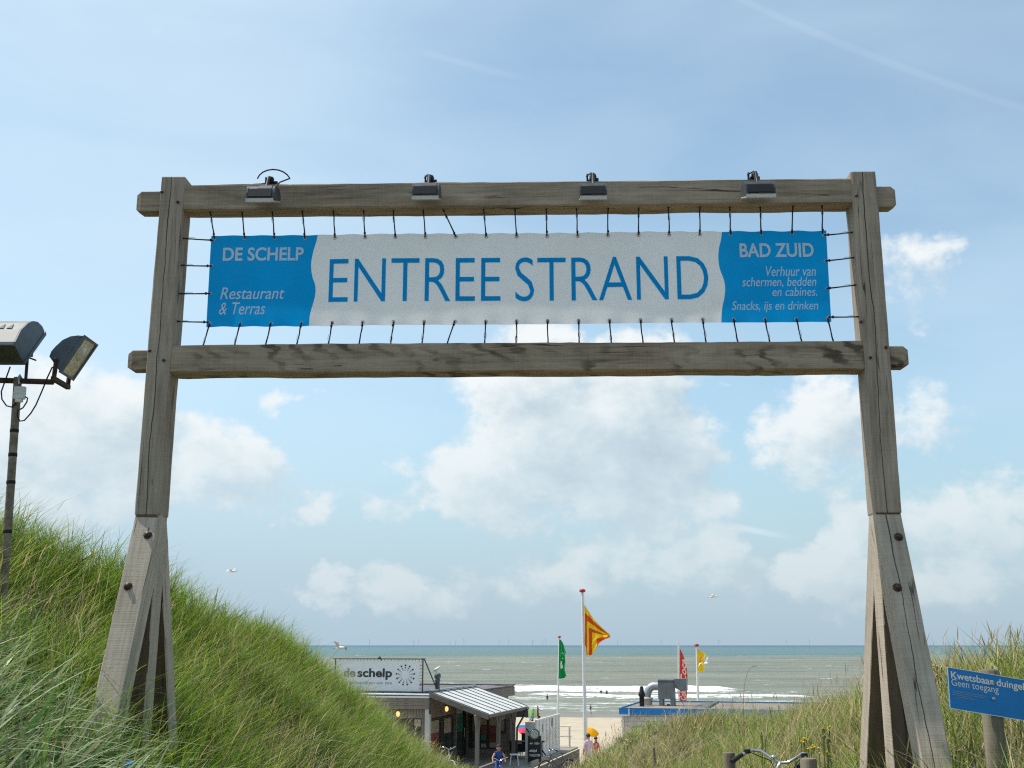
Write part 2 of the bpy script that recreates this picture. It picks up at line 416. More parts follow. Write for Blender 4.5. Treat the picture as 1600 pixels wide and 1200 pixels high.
M['f_green'] = cloth('green_flag_cloth', (.01, .27, .07), .4)
M['f_yellow'] = cloth('yellow_flag_cloth', (.86, .62, .02), .4)
M['f_red'] = cloth('red_flag_cloth', (.62, .06, .04), .4)
M['f_orange'] = cloth('orange_red_flag_cloth', (.68, .09, .02), .4)
M['f_white'] = cloth('white_flag_cloth', (.8, .8, .8), .4)
M['par_yellow'] = cloth('yellow_parasol_cloth', (.90, .46, .01), .4)
M['par_pink'] = cloth('pink_parasol_cloth', (.75, .09, .14), .3)
M['par_blue'] = cloth('blue_parasol_cloth', (.02, .20, .55), .3)
def glass_():
    m, N = newmat('window_glass'); N.out(N.bsdf((.05, .055, .055), .06, None, 0, .6)); return m
M['glass'] = glass_()
def screen_():
    m, N = newmat('frosted_windscreen')
    t = N.n('ShaderNodeBsdfTransparent'); mx = N.n('ShaderNodeMixShader'); mx.inputs[0].default_value = .86
    N.l(t.outputs[0], mx.inputs[1]); N.l(N.bsdf((.66, .66, .63), .25, None, 0, .5), mx.inputs[2]); N.out(mx.outputs[0]); return m
M['screen'] = screen_()
def lampglow():
    m, N = newmat('lit_wall_lamp'); N.out(N.bsdf((.8, .6, .3), .4, None, 0, .3, Emission_Color=(1., .62, .22), Emission_Strength=1.1)); return m
M['glow'] = lampglow()
# ------------------------------------------------------------------ the land
PY = [-80, -10, 0, 8, 20, 42, 50, 70, 100, 165, 200, 260, 400]
PZ = [-1.3, -1.5, -1.6, -2.0, -3.1, -4.85, -5.35, -7.0, -8.0, -9.5, -10.6, -12.5, -16]
SEA = -9.6
LC = [(-80, -6.5, .8), (-10, -6.5, .9), (0, -6.4, 1.1), (8, -6.2, 1.25), (13, -5.75, 1.12), (15, -5.1, .78), (19, -4.8, .36), (24, -4.75, -.22), (30, -4.5, -1.08), (36, -4.2, -2.38), (40, -3.5, -3.72), (43, -2.75, -4.72), (47, -2.4, -5.2)]
RC = [(-80, 4.6, .3), (-10, 4.6, .2), (0, 4.4, .05), (8, 4.4, -.30), (10, 4.45, -.34), (11, 4.5, -.42), (13, 4.7, -.52), (17, 5.0, -.92), (20, 5.2, -1.30), (24, 5.2, -1.62), (28, 4.6, -1.84), (32, 3.5, -2.22), (36, 2.6, -3.30), (38, 2.2, -3.98), (42, 1.9, -4.8), (47, 1.7, -5.2)]
def ip(Y, tab, k): return np.interp(Y, [t[0] for t in tab], [t[k] for t in tab])
def ground(X, Y):
    X = np.asarray(X, float); Y = np.asarray(Y, float)
    P = np.interp(Y, PY, PZ)
    xl, zl, xr, zr = ip(Y, LC, 1), ip(Y, LC, 2), ip(Y, RC, 1), ip(Y, RC, 2)
    edge = np.interp(Y, [0, 6, 9, 20, 38, 44], [.8, .95, 1.35, 1.5, 1.5, 1.6])
    tl = np.clip((-X - edge) / np.maximum(-xl - edge, .3), 0, 1); tr = np.clip((X - edge) / np.maximum(xr - edge, .3), 0, 1)
    def prof(t): return t ** .88 * (1 - .12 * t * (1 - t))
    end = np.clip((47 - Y) / 3, 0, 1)
    hl = (np.maximum(zl - P, 0)) * prof(tl) * end; hr = (np.maximum(zr - P, 0)) * prof(tr) * end
    z = P + hl + hr
    z = z + .16 * np.exp(-((X + 2.3) / .9) ** 2 - ((Y - 4.4) / 1.4) ** 2) * np.clip((-X - .8) / .5, 0, 1)
    out = np.maximum(np.maximum(xl - X, X - xr), 0)
    fade = np.clip((47 - Y) / 5, 0, 1)
    z = z - np.minimum(out * .10, 1.3) * fade + fade * np.clip(out / 6, 0, 1) * (fbm(X / 9, Y / 9, 3, 5) - .6) * 1.2
    bank = np.clip(np.maximum(tl, tr) * 4, 0, 1)
    z = z + bank * fade * (fbm(X / 1.6, Y / 1.6, 3, 9) - .5) * .32
    z = z + (1 - fade) * (fbm(X / 5, Y / 5, 4, 3) - .5) * .16 * np.clip((175 - Y) / 20, .0, 1)
    return z
def grid_mesh(name, X, Y, Z, mat, attrs=None):
    h, w_ = X.shape
    vs = np.stack([X, Y, Z], -1).reshape(-1, 3)
    idx = np.arange(h * w_).reshape(h, w_)
    q = np.stack([idx[:-1, :-1], idx[:-1, 1:], idx[1:, 1:], idx[1:, :-1]], -1).reshape(-1, 4)
    return raw_mesh(name, vs, q, mat, attrs)
def raw_mesh(name, vs, q, mat, attrs=None, smooth=True):
    me = bpy.data.meshes.new(name)
    me.vertices.add(len(vs)); me.vertices.foreach_set('co', vs.astype(np.float32).ravel())
    k = q.shape[1]
    me.loops.add(q.size); me.loops.foreach_set('vertex_index', q.astype(np.int32).ravel())
    me.polygons.add(len(q)); me.polygons.foreach_set('loop_start', np.arange(0, q.size, k, dtype=np.int32))
    me.polygons.foreach_set('use_smooth', np.full(len(q), smooth))
    for m in (mat if isinstance(mat, list) else [mat]): me.materials.append(m)
    for nm, a in (attrs or {}).items():
        if a.ndim == 2:
            t = me.attributes.new(nm, 'FLOAT_VECTOR', 'POINT'); t.data.foreach_set('vector', a.astype(np.float32).ravel())
        else:
            t = me.attributes.new(nm, 'FLOAT', 'POINT'); t.data.foreach_set('value', a.astype(np.float32).ravel())
    me.update(); me.validate()
    o = bpy.data.objects.new(name, me); col.objects.link(o); return o

def sand_mat():
    m, N = newmat('sand_and_dune_soil'); co = N.coord(); x, y, z = N.sep(co)
    n1 = N.noise(N.scale(co, .35), 1., 6., .6); n2 = N.noise(N.scale(co, 3.5), 1., 6., .7); n3 = N.noise(N.scale(co, .9, .25, 1), 1., 5., .6)
    sand = N.mix(n1.step(.3, .7), (.45, .37, .265), (.53, .445, .33))
    sand = N.mix(n2.step(.45, .75) * .35, sand, (.34, .27, .19))
    sand = N.mix(n3.step(.56, .68) * .4, sand, (.33, .26, .18))
    wl = y + (N.noise(N.scale(co, .02, .05, 1), 1., 3., .5) - .5) * 16.
    wet = wl.step(153, 160)
    c = N.mix(wet, sand, (.21, .18, .145))
    soil = N.mix(n2.step(.35, .7), (.07, .06, .03), (.20, .165, .085))
    veg = N.n('ShaderNodeAttribute'); veg.attribute_name = 'veg'
    c = N.mix(E_(N.nt, veg.outputs['Fac']), c, soil)
    ro = wet.m('MULTIPLY_ADD', -.5, .92)
    N.out(N.bsdf(c, ro, N.bump(n2 + n3 * .5, .6, .06), 0, .3)); return m
M['sand'] = sand_mat()
xs = np.unique(np.concatenate([-np.geomspace(9, 900, 40), np.arange(-9, 9.01, .22), np.geomspace(9, 900, 40)]))
ys = np.unique(np.concatenate([np.linspace(-80, -4, 20), np.arange(-4, 48, .3), np.geomspace(48, 300, 110)]))
GX, GY = np.meshgrid(xs, ys)
GZ = ground(GX, GY)
edgeg = np.interp(GY, [0, 6, 9, 20, 38, 44], [.8, .95, 1.35, 1.5, 1.5, 1.6])
veg = np.clip((np.abs(GX) - edgeg + .1) / .3, 0, 1) * np.clip((46.5 - GY) / 2, 0, 1)
tag(grid_mesh('ground', GX, GY, GZ, M['sand'], {'veg': veg.ravel()}), kind='structure')

# the path: a strip of worn grey clinker laid over the sand
def path_mat():
    m, N = newmat('worn_path_clinkers'); co = N.coord()
    b = N.n('ShaderNodeTexBrick'); N.l(N.scale(co, 1), b.inputs[0]); b.inputs['Scale'].default_value = 5.
    b.inputs['Color1'].default_value = (.30, .25, .21, 1); b.inputs['Color2'].default_value = (.24, .20, .18, 1); b.inputs['Mortar'].default_value = (.42, .35, .26, 1)
    n = N.noise(N.scale(co, 1.2), 1., 5., .6)
    N.out(N.bsdf(N.mix(n.step(.45, .65), b.outputs[0], (.45, .37, .27)), .9, N.bump(n, .4, .02), 0, .2)); return m
yy = np.arange(-6, 52, .4); xx = np.linspace(-1., 1., 9)
PX, PYY = np.meshgrid(xx, yy)
tag(grid_mesh('path', PX, PYY, ground(PX, PYY) + .02, path_mat()), kind='structure')

# ------------------------------------------------------------------ the sea
def sea_mat():
    m, N = newmat('north_sea_water'); co = N.coord(); x, y, z = N.sep(co)
    big = N.noise(N.scale(co, .0012, .004, 1), 1., 4., .55)
    far = (y + (big - .5) * 260.).step(900, 1180)
    vfar = y.step(2500, 9000)
    near = N.noise(N.scale(co, .007, .05, 1), 1., 6., .65)
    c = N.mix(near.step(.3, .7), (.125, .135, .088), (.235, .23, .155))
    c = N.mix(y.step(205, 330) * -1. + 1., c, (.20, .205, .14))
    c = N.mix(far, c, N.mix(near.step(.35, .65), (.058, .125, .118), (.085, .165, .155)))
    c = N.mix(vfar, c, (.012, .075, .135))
    fo = N.n('ShaderNodeAttribute'); fo.attribute_name = 'foam'; foam = E_(N.nt, fo.outputs['Fac'])
    fn = N.noise(N.scale(co, .55, .8, 1), 1., 6., .7, .6)
    fn2 = N.noise(N.scale(co, .09, .55, 1), 1., 5., .65, .4)
    fm = (foam * 1.15 + (fn - .5) * 1.5 + (fn2 - .5) * 1.3).step(.50, .92)
    # whitecaps farther out: small, scattered, elongated along the crests
    wc = N.noise(N.scale(co, .085, .33, 1, off=(3, 7, 0)), 1., 3., .55)
    wc2 = N.noise(N.scale(co, .012, .02, 1, off=(8, 2, 0)), 1., 2., .5)
    cap = (wc + (wc2 - .5) * .22).step(.70, .75) * y.step(1500, 900) * y.step(225, 260)
    cap2 = N.noise(N.scale(co, .03, .11, 1, off=(1, 5, 0)), 1., 3., .55).step(.74, .79) * y.step(700, 1000) * y.step(3500, 2000) * .6
    fm = fm.m('MAXIMUM', cap * .9).m('MAXIMUM', cap2)
    h1 = N.noise(N.scale(co, .05, .20, 1), 1., 7., .68, .3); h2 = N.noise(N.scale(co, .9, 1.8, 1), 1., 4., .6)
    h = h1 * 1.5 + h2 * .12
    wat = N.bsdf(c, .34, N.bump(h, .8, 1.6), 0, .28)
    foamy = N.bsdf((.82, .83, .82), .9, N.bump(fn, .6, .3), 0, .1)
    mx = N.n('ShaderNodeMixShader'); N.l(fm, mx.inputs[0]); N.l(wat, mx.inputs[1]); N.l(foamy, mx.inputs[2])
    N.out(mx.outputs[0]); return m
inv = np.linspace(1 / 145., 1 / 1250., 620)
rows = np.concatenate([1 / inv, np.geomspace(1330, 45000, 40)])
ts = np.linspace(-.8, .8, 900)
SX = rows[:, None] * ts[None, :]; SY = np.repeat(rows[:, None], len(ts), 1)
for (L, dirx, a, sd) in [(46, .08, .50, 7), (80, -.06, .8, 8)]:
    ph = (SY + dirx * SX) / L + 1.6 * fbm(SX / (L * 5), SY / (L * 2.5), 3, 50 + sd); SZ0 = globals().get('SZ0', 0) + a * np.cos(2 * math.pi * ph) * vnoise(SX / (L * 2.), SY / (L * 1.3), 70 + sd) * np.interp(SY, [230, 330, 1150, 1400], [0, 1, 1, 0])
amp = np.interp(SY, [150, 190, 260, 600, 1200, 1400], [.04, .14, .30, .34, .25, 0])
wv = 0
for (L, dirx, a, sd) in [(16, .10, .5, 1), (9.5, -.16, .34, 2), (6., .28, .2, 3), (27, .04, .5, 4)]:
    ph = (SY + dirx * SX) / L + 2.2 * fbm(SX / (L * 4.5), SY / (L * 2.6), 3, 40 + sd)
    wv = wv + a * (1 - 2 * np.abs(np.sin(math.pi * ph)) ** .8) * vnoise(SX / (L * 2.2), SY / (L * 1.4), 60 + sd)
SZ = SEA + amp * wv + SZ0
# breaker lines: (distance offshore, height, seed, thickness)
foam = np.zeros_like(SX)
for (y0, hgt, sd, th, gain) in [(257, 1.0, 11, 14, 1.0), (224, .55, 12, 7, .9), (203, .5, 13, 8, 1.), (187, .2, 14, 3, .7), (176, .1, 15, 2, .65), (285, .5, 16, 4, .5)]:
    yl = y0 + (fbm(SX / 60, SX * 0 + sd, 4, sd) - .5) * 30 + (fbm(SX / 11, SX * 0 + sd, 3, sd + 1) - .5) * 7
    st_ = np.clip((fbm(SX / 34 + sd * 3, SX * 0, 3, sd + 2) - .38) * 5, 0, 1)
    d = SY - yl
    SZ = SZ + hgt * st_ * np.exp(-(d / 3.2) ** 2) * np.where(d < 0, 1, np.exp(-d / 9))
    foam = np.maximum(foam, gain * st_ * np.where(d > 0, np.exp(-(d / 2.2) ** 2), np.clip(1 + d / th, 0, 1) ** .8))
# thin scattered foam across the surf, and the lip of water on the sand
foam = np.maximum(foam, np.clip((262 - SY) / 20, 0, 1) * np.clip((SY - 165) / 8, 0, 1) * np.clip((fbm(SX / 26, SY / 6, 4, 33) - .42) * 2.6, 0, .5))
lip = np.interp(SX, np.linspace(-400, 400, 60), rng.uniform(-3, 3, 60)) + 163
foam = np.maximum(foam, .85 * np.exp(-((SY - lip - 3) / 1.8) ** 2))
SZ = np.where(SY < 170, SEA - .02 * 0, SZ)
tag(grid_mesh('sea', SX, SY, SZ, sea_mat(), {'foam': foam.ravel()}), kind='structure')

# ------------------------------------------------------------------ dune grass
def grass_mat(name, trans, rough=.55):
    m, N = newmat(name); a = N.attr('col'); c = a.outputs['Vector']
    d = N.bsdf(c, rough, None, 0, .35); t = N.n('ShaderNodeBsdfTranslucent'); N.l(c, t.inputs[0])
    mx = N.n('ShaderNodeMixShader'); mx.inputs[0].default_value = trans; N.l(d, mx.inputs[1]); N.l(t.outputs[0], mx.inputs[2]); N.out(mx.outputs[0]); return m
CT, ST = math.cos(TH), math.sin(TH)
def project(P):
    zc = P[:, 1] * CT + P[:, 2] * ST; up = -P[:, 1] * ST + P[:, 2] * CT
    return 800 + F * P[:, 0] / zc, 600 - F * up / zc
def blades(name, P, L, Wd, lean, bend, colr, mat, segs=4, twist=1.):
    """P base points, L length, Wd width, lean/bend horizontal vectors (n,2)"""
    n = len(P); ts_ = np.linspace(0, 1, segs + 1)
    ang = rng.uniform(0, math.pi, n)
    wx, wy = np.cos(ang), np.sin(ang)
    # ribbons turn about half toward across their bend so that arched blades show their flat side
    bx_, by_ = -bend[:, 1], bend[:, 0]; bl = np.hypot(bx_, by_) + 1e-6
    wx = wx * twist + bx_ / bl; wy = wy * twist + by_ / bl; wl = np.hypot(wx, wy) + 1e-6; wx /= wl; wy /= wl
    V = np.zeros((n, segs + 1, 2, 3))
    for i, t in enumerate(ts_):
        hx = L * (lean[:, 0] * t + bend[:, 0] * t * t); hy = L * (lean[:, 1] * t + bend[:, 1] * t * t)
        bm_ = np.hypot(bend[:, 0], bend[:, 1])
        hz = L * (t - .62 * np.minimum(bm_, 1.6) * t ** 2.4 * .75)
        wd = Wd * (1 - t ** 2.2) * (.55 + .9 * min(t * 3, .5)) * .5 + .0004
        for k, sg in ((0, -1), (1, 1)):
            V[:, i, k, 0] = P[:, 0] + hx + sg * wx * wd; V[:, i, k, 1] = P[:, 1] + hy + sg * wy * wd; V[:, i, k, 2] = P[:, 2] + hz
    base = (np.arange(n) * (segs + 1) * 2)[:, None]
    fq = []
    for i in range(segs): fq.append(np.stack([base[:, 0] + i * 2, base[:, 0] + i * 2 + 1, base[:, 0] + i * 2 + 3, base[:, 0] + i * 2 + 2], -1))
    q = np.stack(fq, 1).reshape(-1, 4)
    cv = np.repeat(colr, (segs + 1) * 2, axis=0)
    return raw_mesh(name, V.reshape(-1, 3), q, mat, {'col': cv}, smooth=True)
def scatter(n, side, y0, y1, power=1.):
    """random points on one bank, denser toward the camera"""
    u = rng.random(n); Y = (y0 ** (1 - power) + u * (y1 ** (1 - power) - y0 ** (1 - power))) ** (1 / (1 - power)) if power != 1 else y0 * (y1 / y0) ** u
    tab = LC if side < 0 else RC
    xc = np.abs(ip(Y, tab, 1)) + np.interp(Y, [0, 10, 46], [2.5, 1.6, .9]); e = np.interp(Y, [0, 6, 9, 20, 38, 44], [.85, 1., 1.4, 1.5, 1.5, 1.6])
    X = side * (e + (xc - e) * rng.random(n))
    return X, Y
def keep_in_view(X, Y, m=260):
    P = np.stack([X, Y, ground(X, Y)], -1); px, py = project(P)
    k = (px > -m) & (px < 1600 + m) & (py < 1200 + 420); return k
GR = {}
def tuft_field(side, n, y0, y1, power, spread):
    """clumped points: tuft centres, several blades each"""
    X, Y = scatter(n, side, y0, y1, power)
    return X, Y
def palette(n, cols, wts):
    i = rng.choice(len(cols), n, p=np.array(wts) / sum(wts)); c = np.array(cols)[i]
    return c * rng.uniform(.55, 1.4, (n, 1)) * rng.uniform(.9, 1.1, (n, 3))
G_GREEN = [(.135, .235, .016), (.19, .31, .026), (.27, .37, .05), (.10, .18, .024), (.36, .385, .09), (.50, .44, .21)]
def make_grass(side, name, n_t, per, label):
    # tuft centres
    X, Y = scatter(n_t, side, 2.6, 46, 1.15)
    k = keep_in_view(X, Y); X, Y = X[k], Y[k]
    m = len(X)
    patch = fbm(X / 2.2, Y / 2.6, 3, 71)           # vigorous and thin patches
    dry = fbm(X / 1.7, Y / 2.4, 3, 77)
    ok = rng.random(m) < np.clip(.35 + (patch - .38) * 3.0, .12, 1) * (np.interp(Y, [6, 10], [.40, 1]) if side < 0 else 1); X, Y, patch, dry = X[ok], Y[ok], patch[ok], dry[ok]; m = len(X)
    tl = rng.uniform(.55, 1.3, m) * (.55 + .5 * patch); tcol = rng.uniform(.6, 1.3, (m, 1)) * rng.uniform(.9, 1.1, (m, 3))       # tuft height
    tdir = rng.normal(0, .22, (m, 2)) + np.array([.11, -.03])
    idx = np.repeat(np.arange(m), per); n = len(idx)
    sp = .09 + .06 * rng.random(n); an = rng.uniform(0, 2 * math.pi, n); rr = np.sqrt(rng.random(n)) * sp
    bx_, by_ = X[idx] + np.cos(an) * rr, Y[idx] + np.sin(an) * rr
    P = np.stack([bx_, by_, ground(bx_, by_) - .02], -1)
    L = np.clip(tl[idx] * rng.uniform(.55, 1.1, n) * .9, .2, 1.05)
    hf = .72 if side > 0 else 1.0
    L = L * hf * np.interp(P[:, 1], [3, 8, 46], [.95, .95, .80])
    Wd = np.maximum(rng.uniform(.006, .013, n), P[:, 1] * .00042 * rng.uniform(.6, 1.5, n))
    lean = tdir[idx] + np.stack([np.cos(an), np.sin(an)], -1) * (rr / sp)[:, None] * .22 + rng.normal(0, .07, (n, 2))
    bd = rng.normal(0, .24, (n, 2)) + np.array([.24, -.08]) * rng.uniform(.0, 2.2, (n, 1)) + np.stack([np.cos(an), np.sin(an)], -1) * .18
    dm = np.clip((dry[idx] - (.50 if side < 0 else .40)) * 4, 0, 1)
    cg = palette(n, G_GREEN, [3, 4.5, 3.6, 2, 1.3, .7] if side < 0 else [1.5, 2.4, 3, .8, 4.2, 3.0])
    cd = palette(n, [(.40, .32, .15), (.30, .28, .09), (.48, .40, .23), (.20, .22, .05)], [2, 3, 1, 3])
    # the young stand along the crest and the first stretch behind the gate is greener
    isd = rng.random(n) < dm * (.40 if side < 0 else .75)
    c = np.where(isd[:, None], cd, cg) * tcol[idx]
    o = blades(name, P, L, Wd, lean, bd, c, GR['mat'], 4)
    return tag(o, label, 'grass', kind='stuff')
GR['mat'] = grass_mat('marram_blades', .42)
GR['matb'] = grass_mat('lyme_grass_blades', .25, .45)
make_grass(-1, 'dune_grass', 20000, 12, 'long green marram grass covering the left dune slope beside the gate')
make_grass(1, 'dune_grass', 19000, 11, 'yellow green marram grass covering the right dune slope beside the path')

# broad blue-green lyme grass in the left foreground and in patches behind the left post
def lyme(n_t, per):
    X, Y = scatter(n_t, -1, 2.6, 22, 1.2)
    k = keep_in_view(X, Y); X, Y = X[k], Y[k]
    pr = np.clip((10.5 - Y) / 2.5, 0, 1) * .8 + np.clip((fbm(X / 1.2, Y / 1.2, 3, 81) - .52) * 4, 0, .5)
    ok = rng.random(len(X)) < pr; X, Y = X[ok], Y[ok]; m = len(X)
    idx = np.repeat(np.arange(m), per); n = len(idx)
    an = rng.uniform(0, 2 * math.pi, n); rr = .06 * rng.random(n)
    bx_, by_ = X[idx] + np.cos(an) * rr, Y[idx] + np.sin(an) * rr
    P = np.stack([bx_, by_, ground(bx_, by_) - .02], -1)
    L = rng.uniform(.45, .95, n) * np.interp(Y[idx], [4, 7.5], [1.1, .72]) * .96; Wd = rng.uniform(.018, .038, n)
    lean = rng.normal(0, .13, (n, 2)) + np.array([.10, -.06])
    bd = np.array([.50, -.25]) * rng.uniform(.1, 2.0, (n, 1)) + rng.normal(0, .28, (n, 2))
    c = palette(n, [(.24, .33, .15), (.34, .43, .23), (.15, .25, .07), (.46, .53, .34), (.52, .46, .28)], [3, 3, 2.5, 2., .5])
    tag(blades('lyme_grass', P, L, Wd, lean, bd, c, GR['matb'], 8, 1.6), 'broad drooping grey green grass blades around the left gate post', 'grass', kind='stuff')
lyme(5200, 5)

# dry straw-coloured flowering stalks, many on the right bank
def stalks(side, n, name, label, ymin):
    X, Y = scatter(n, side, ymin, 45, 1.1); k = keep_in_view(X, Y)
    pr = np.clip((fbm(X / 2.0, Y / 2.6, 3, 91) - .40) * 4, .06, 1); k &= rng.random(n) < pr
    X, Y = X[k], Y[k]; n = len(X)
    P = np.stack([X, Y, ground(X, Y)], -1); L = rng.uniform(.45, .9, n) * np.interp(Y, [6, 16], [.72, .92])
    lean = rng.normal(0, .14, (n, 2)) + np.array([.14, 0]); bd = rng.normal(0, .12, (n, 2)) + np.array([.12, 0])
    Wd = np.maximum(.0045, Y * .00030)
    c = palette(n, [(.52, .42, .23), (.42, .33, .17), (.60, .50, .32)], [3, 2, 1.5])
    tag(blades(name, P, L, Wd, lean, bd, c, GR['mat'], 4), label, 'grass', kind='stuff')
    # the seed heads: a short thicker spindle at the tip
    hx = L * (lean[:, 0] * .86 + bd[:, 0] * .74); hy = L * (lean[:, 1] * .86 + bd[:, 1] * .74)
    hz = L * (.86 - .62 * .75 * np.minimum(np.hypot(bd[:, 0], bd[:, 1]), 1.6) * .70)
    Q = P + np.stack([hx, hy, hz], -1); kk = rng.random(n) < .75
    tag(blades('seed_heads', Q[kk], (L * .22)[kk], np.maximum(.012, Y * .0006)[kk], (lean + 1.6 * bd)[kk], bd[kk] * .6, c[kk] * np.array([[.95, .88, .8]]), GR['mat'], 3),
        label.replace('stalks', 'seed heads'), 'grass', kind='stuff')
stalks(1, 9000, 'dry_grass_stalks', 'straw coloured dry grass stalks standing on the right dune', 4)
stalks(-1, 2600, 'dry_grass_stalks', 'straw coloured dry grass stalks scattered over the left dune', 9)

# flattened dead straw between the tufts
def straw(side, n):
    X, Y = scatter(n, side, 3.5, 44, 1.15); k = keep_in_view(X, Y)
    k &= rng.random(n) < np.clip((fbm(X / 1.5, Y / 2., 3, 95) - .42) * 4, .05, 1); X, Y = X[k], Y[k]; n = len(X)
    P = np.stack([X, Y, ground(X, Y) + rng.uniform(.0, .28, n)], -1); a = rng.uniform(0, 2 * math.pi, n); q = rng.uniform(.8, 2.4, n)
    lean = np.stack([np.cos(a), np.sin(a)], -1) * q[:, None]; bd = rng.normal(0, .35, (n, 2))
    c = palette(n, [(.50, .42, .25), (.40, .32, .18), (.60, .53, .37), (.26, .21, .12)], [3, 3, 1.5, 2])
    tag(blades('dead_straw', P, rng.uniform(.16, .32, n), np.maximum(.006, Y * .0004) * rng.uniform(.7, 1.4, n), lean, bd, c, GR['mat'], 4), 'flattened pale dead straw lying between the grass tufts of the %s dune' % ('left' if side < 0 else 'right'), 'grass', kind='stuff')
straw(-1, 26000); straw(1, 26000)
# ------------------------------------------------------------------ the gate: its plane
SL = -0.025
PHI = math.atan(SL)
EU = Vector((math.cos(PHI), math.sin(PHI), 0)); EV = Vector((-math.sin(PHI), math.cos(PHI), 0)); EZ = Vector((0, 0, 1))
F0 = Vector((0, 8.0 - .025 * 2.5, 0))
def fw(u, v, z): return F0 + EU * u + EV * v + EZ * z
def fp(px, py, v=0.):
    r = ray(px, py); k = (F0 + EV * v).dot(EV) / r.dot(EV); p = r * k - F0
    return p.dot(EU), p.z
def timber(name, p0, p1, up, w_, h_, mat, parent, ends=(0., 0.), nseg=40, wob=.004, bev=.008, seed=1, v0=None):
    """sawn timber from p0 to p1 (centre line); w_ along `side`, h_ along up; slightly uneven arrises; ends chamfered"""
    p0, p1 = Vector(p0), Vector(p1); ax = (p1 - p0); L = ax.length; ax.normalize()
    up = (Vector(up) - ax * Vector(up).dot(ax)).normalized(); sd = ax.cross(up).normalized()
    b = bev; sec = [(-w_ / 2 + b, -h_ / 2), (w_ / 2 - b, -h_ / 2), (w_ / 2, -h_ / 2 + b), (w_ / 2, h_ / 2 - b), (w_ / 2 - b, h_ / 2), (-w_ / 2 + b, h_ / 2), (-w_ / 2, h_ / 2 - b), (-w_ / 2, -h_ / 2 + b)]
    st = [0.] + ([ends[0]] if ends[0] else [.006]) + list(np.linspace(max(ends[0], .006), L - max(ends[1], .006), nseg)[1:-1]) + [L - (ends[1] or .006), L]
    mb = MB(); vs, gg = [], []
    n = len(sec)
    for i, t in enumerate(st):
        k = 1.
        if i == 0: k = 1 - (ends[0] * 1.3 / h_ if ends[0] else .03)
        if i == len(st) - 1: k = 1 - (ends[1] * 1.3 / h_ if ends[1] else .03)
        for j, (a, c) in enumerate(sec):
            da = (float(vnoise(t * 2.3 + seed * 13, j // 2 * 7.1, seed)) - .5) * wob + (float(vnoise(t * 9 + seed * 3, j * 3.3, seed + 4)) - .5) * wob * .6
            dc = (float(vnoise(t * 2.1 + seed * 5, j // 2 * 5.1 + 40, seed + 2)) - .5) * wob + (float(vnoise(t * 11 + seed, j * 2.3 + 9, seed + 5)) - .5) * wob * .6
            A, C = (a + da) * (k if ends[0] and i == 0 or ends[1] and i == len(st) - 1 else 1 - (1 - k) * .5), (c + dc) * k
            vs.append(p0 + ax * t + sd * A + up * C); gg.append((t, A, C))
    m = len(st)
    fs = [(i * n + j, i * n + (j + 1) % n, (i + 1) * n + (j + 1) % n, (i + 1) * n + j) for i in range(m - 1) for j in range(n)]
    mb.add(vs, fs, 0, gg); mb.add(vs[:n], [tuple(range(n))[::-1]], 0, gg[:n]); mb.add(vs[-n:], [tuple(range(n))], 0, gg[-n:])
    if isinstance(mat, list):                    # sheltered faces turned to the camera side: brown wood, gap shade painted in
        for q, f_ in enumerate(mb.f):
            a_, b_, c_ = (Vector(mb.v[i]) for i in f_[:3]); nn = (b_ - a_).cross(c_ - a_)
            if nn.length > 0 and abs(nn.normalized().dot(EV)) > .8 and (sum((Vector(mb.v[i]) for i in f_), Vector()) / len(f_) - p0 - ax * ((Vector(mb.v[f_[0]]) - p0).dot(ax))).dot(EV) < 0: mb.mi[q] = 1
    return mb.build(name, mat, parent)

DEP = .20
gate = thing('timber_gateway', fw(0, .1, -1.2), 'tall weathered timber gateway with two crossbeams spanning the path to the beach', 'gateway')
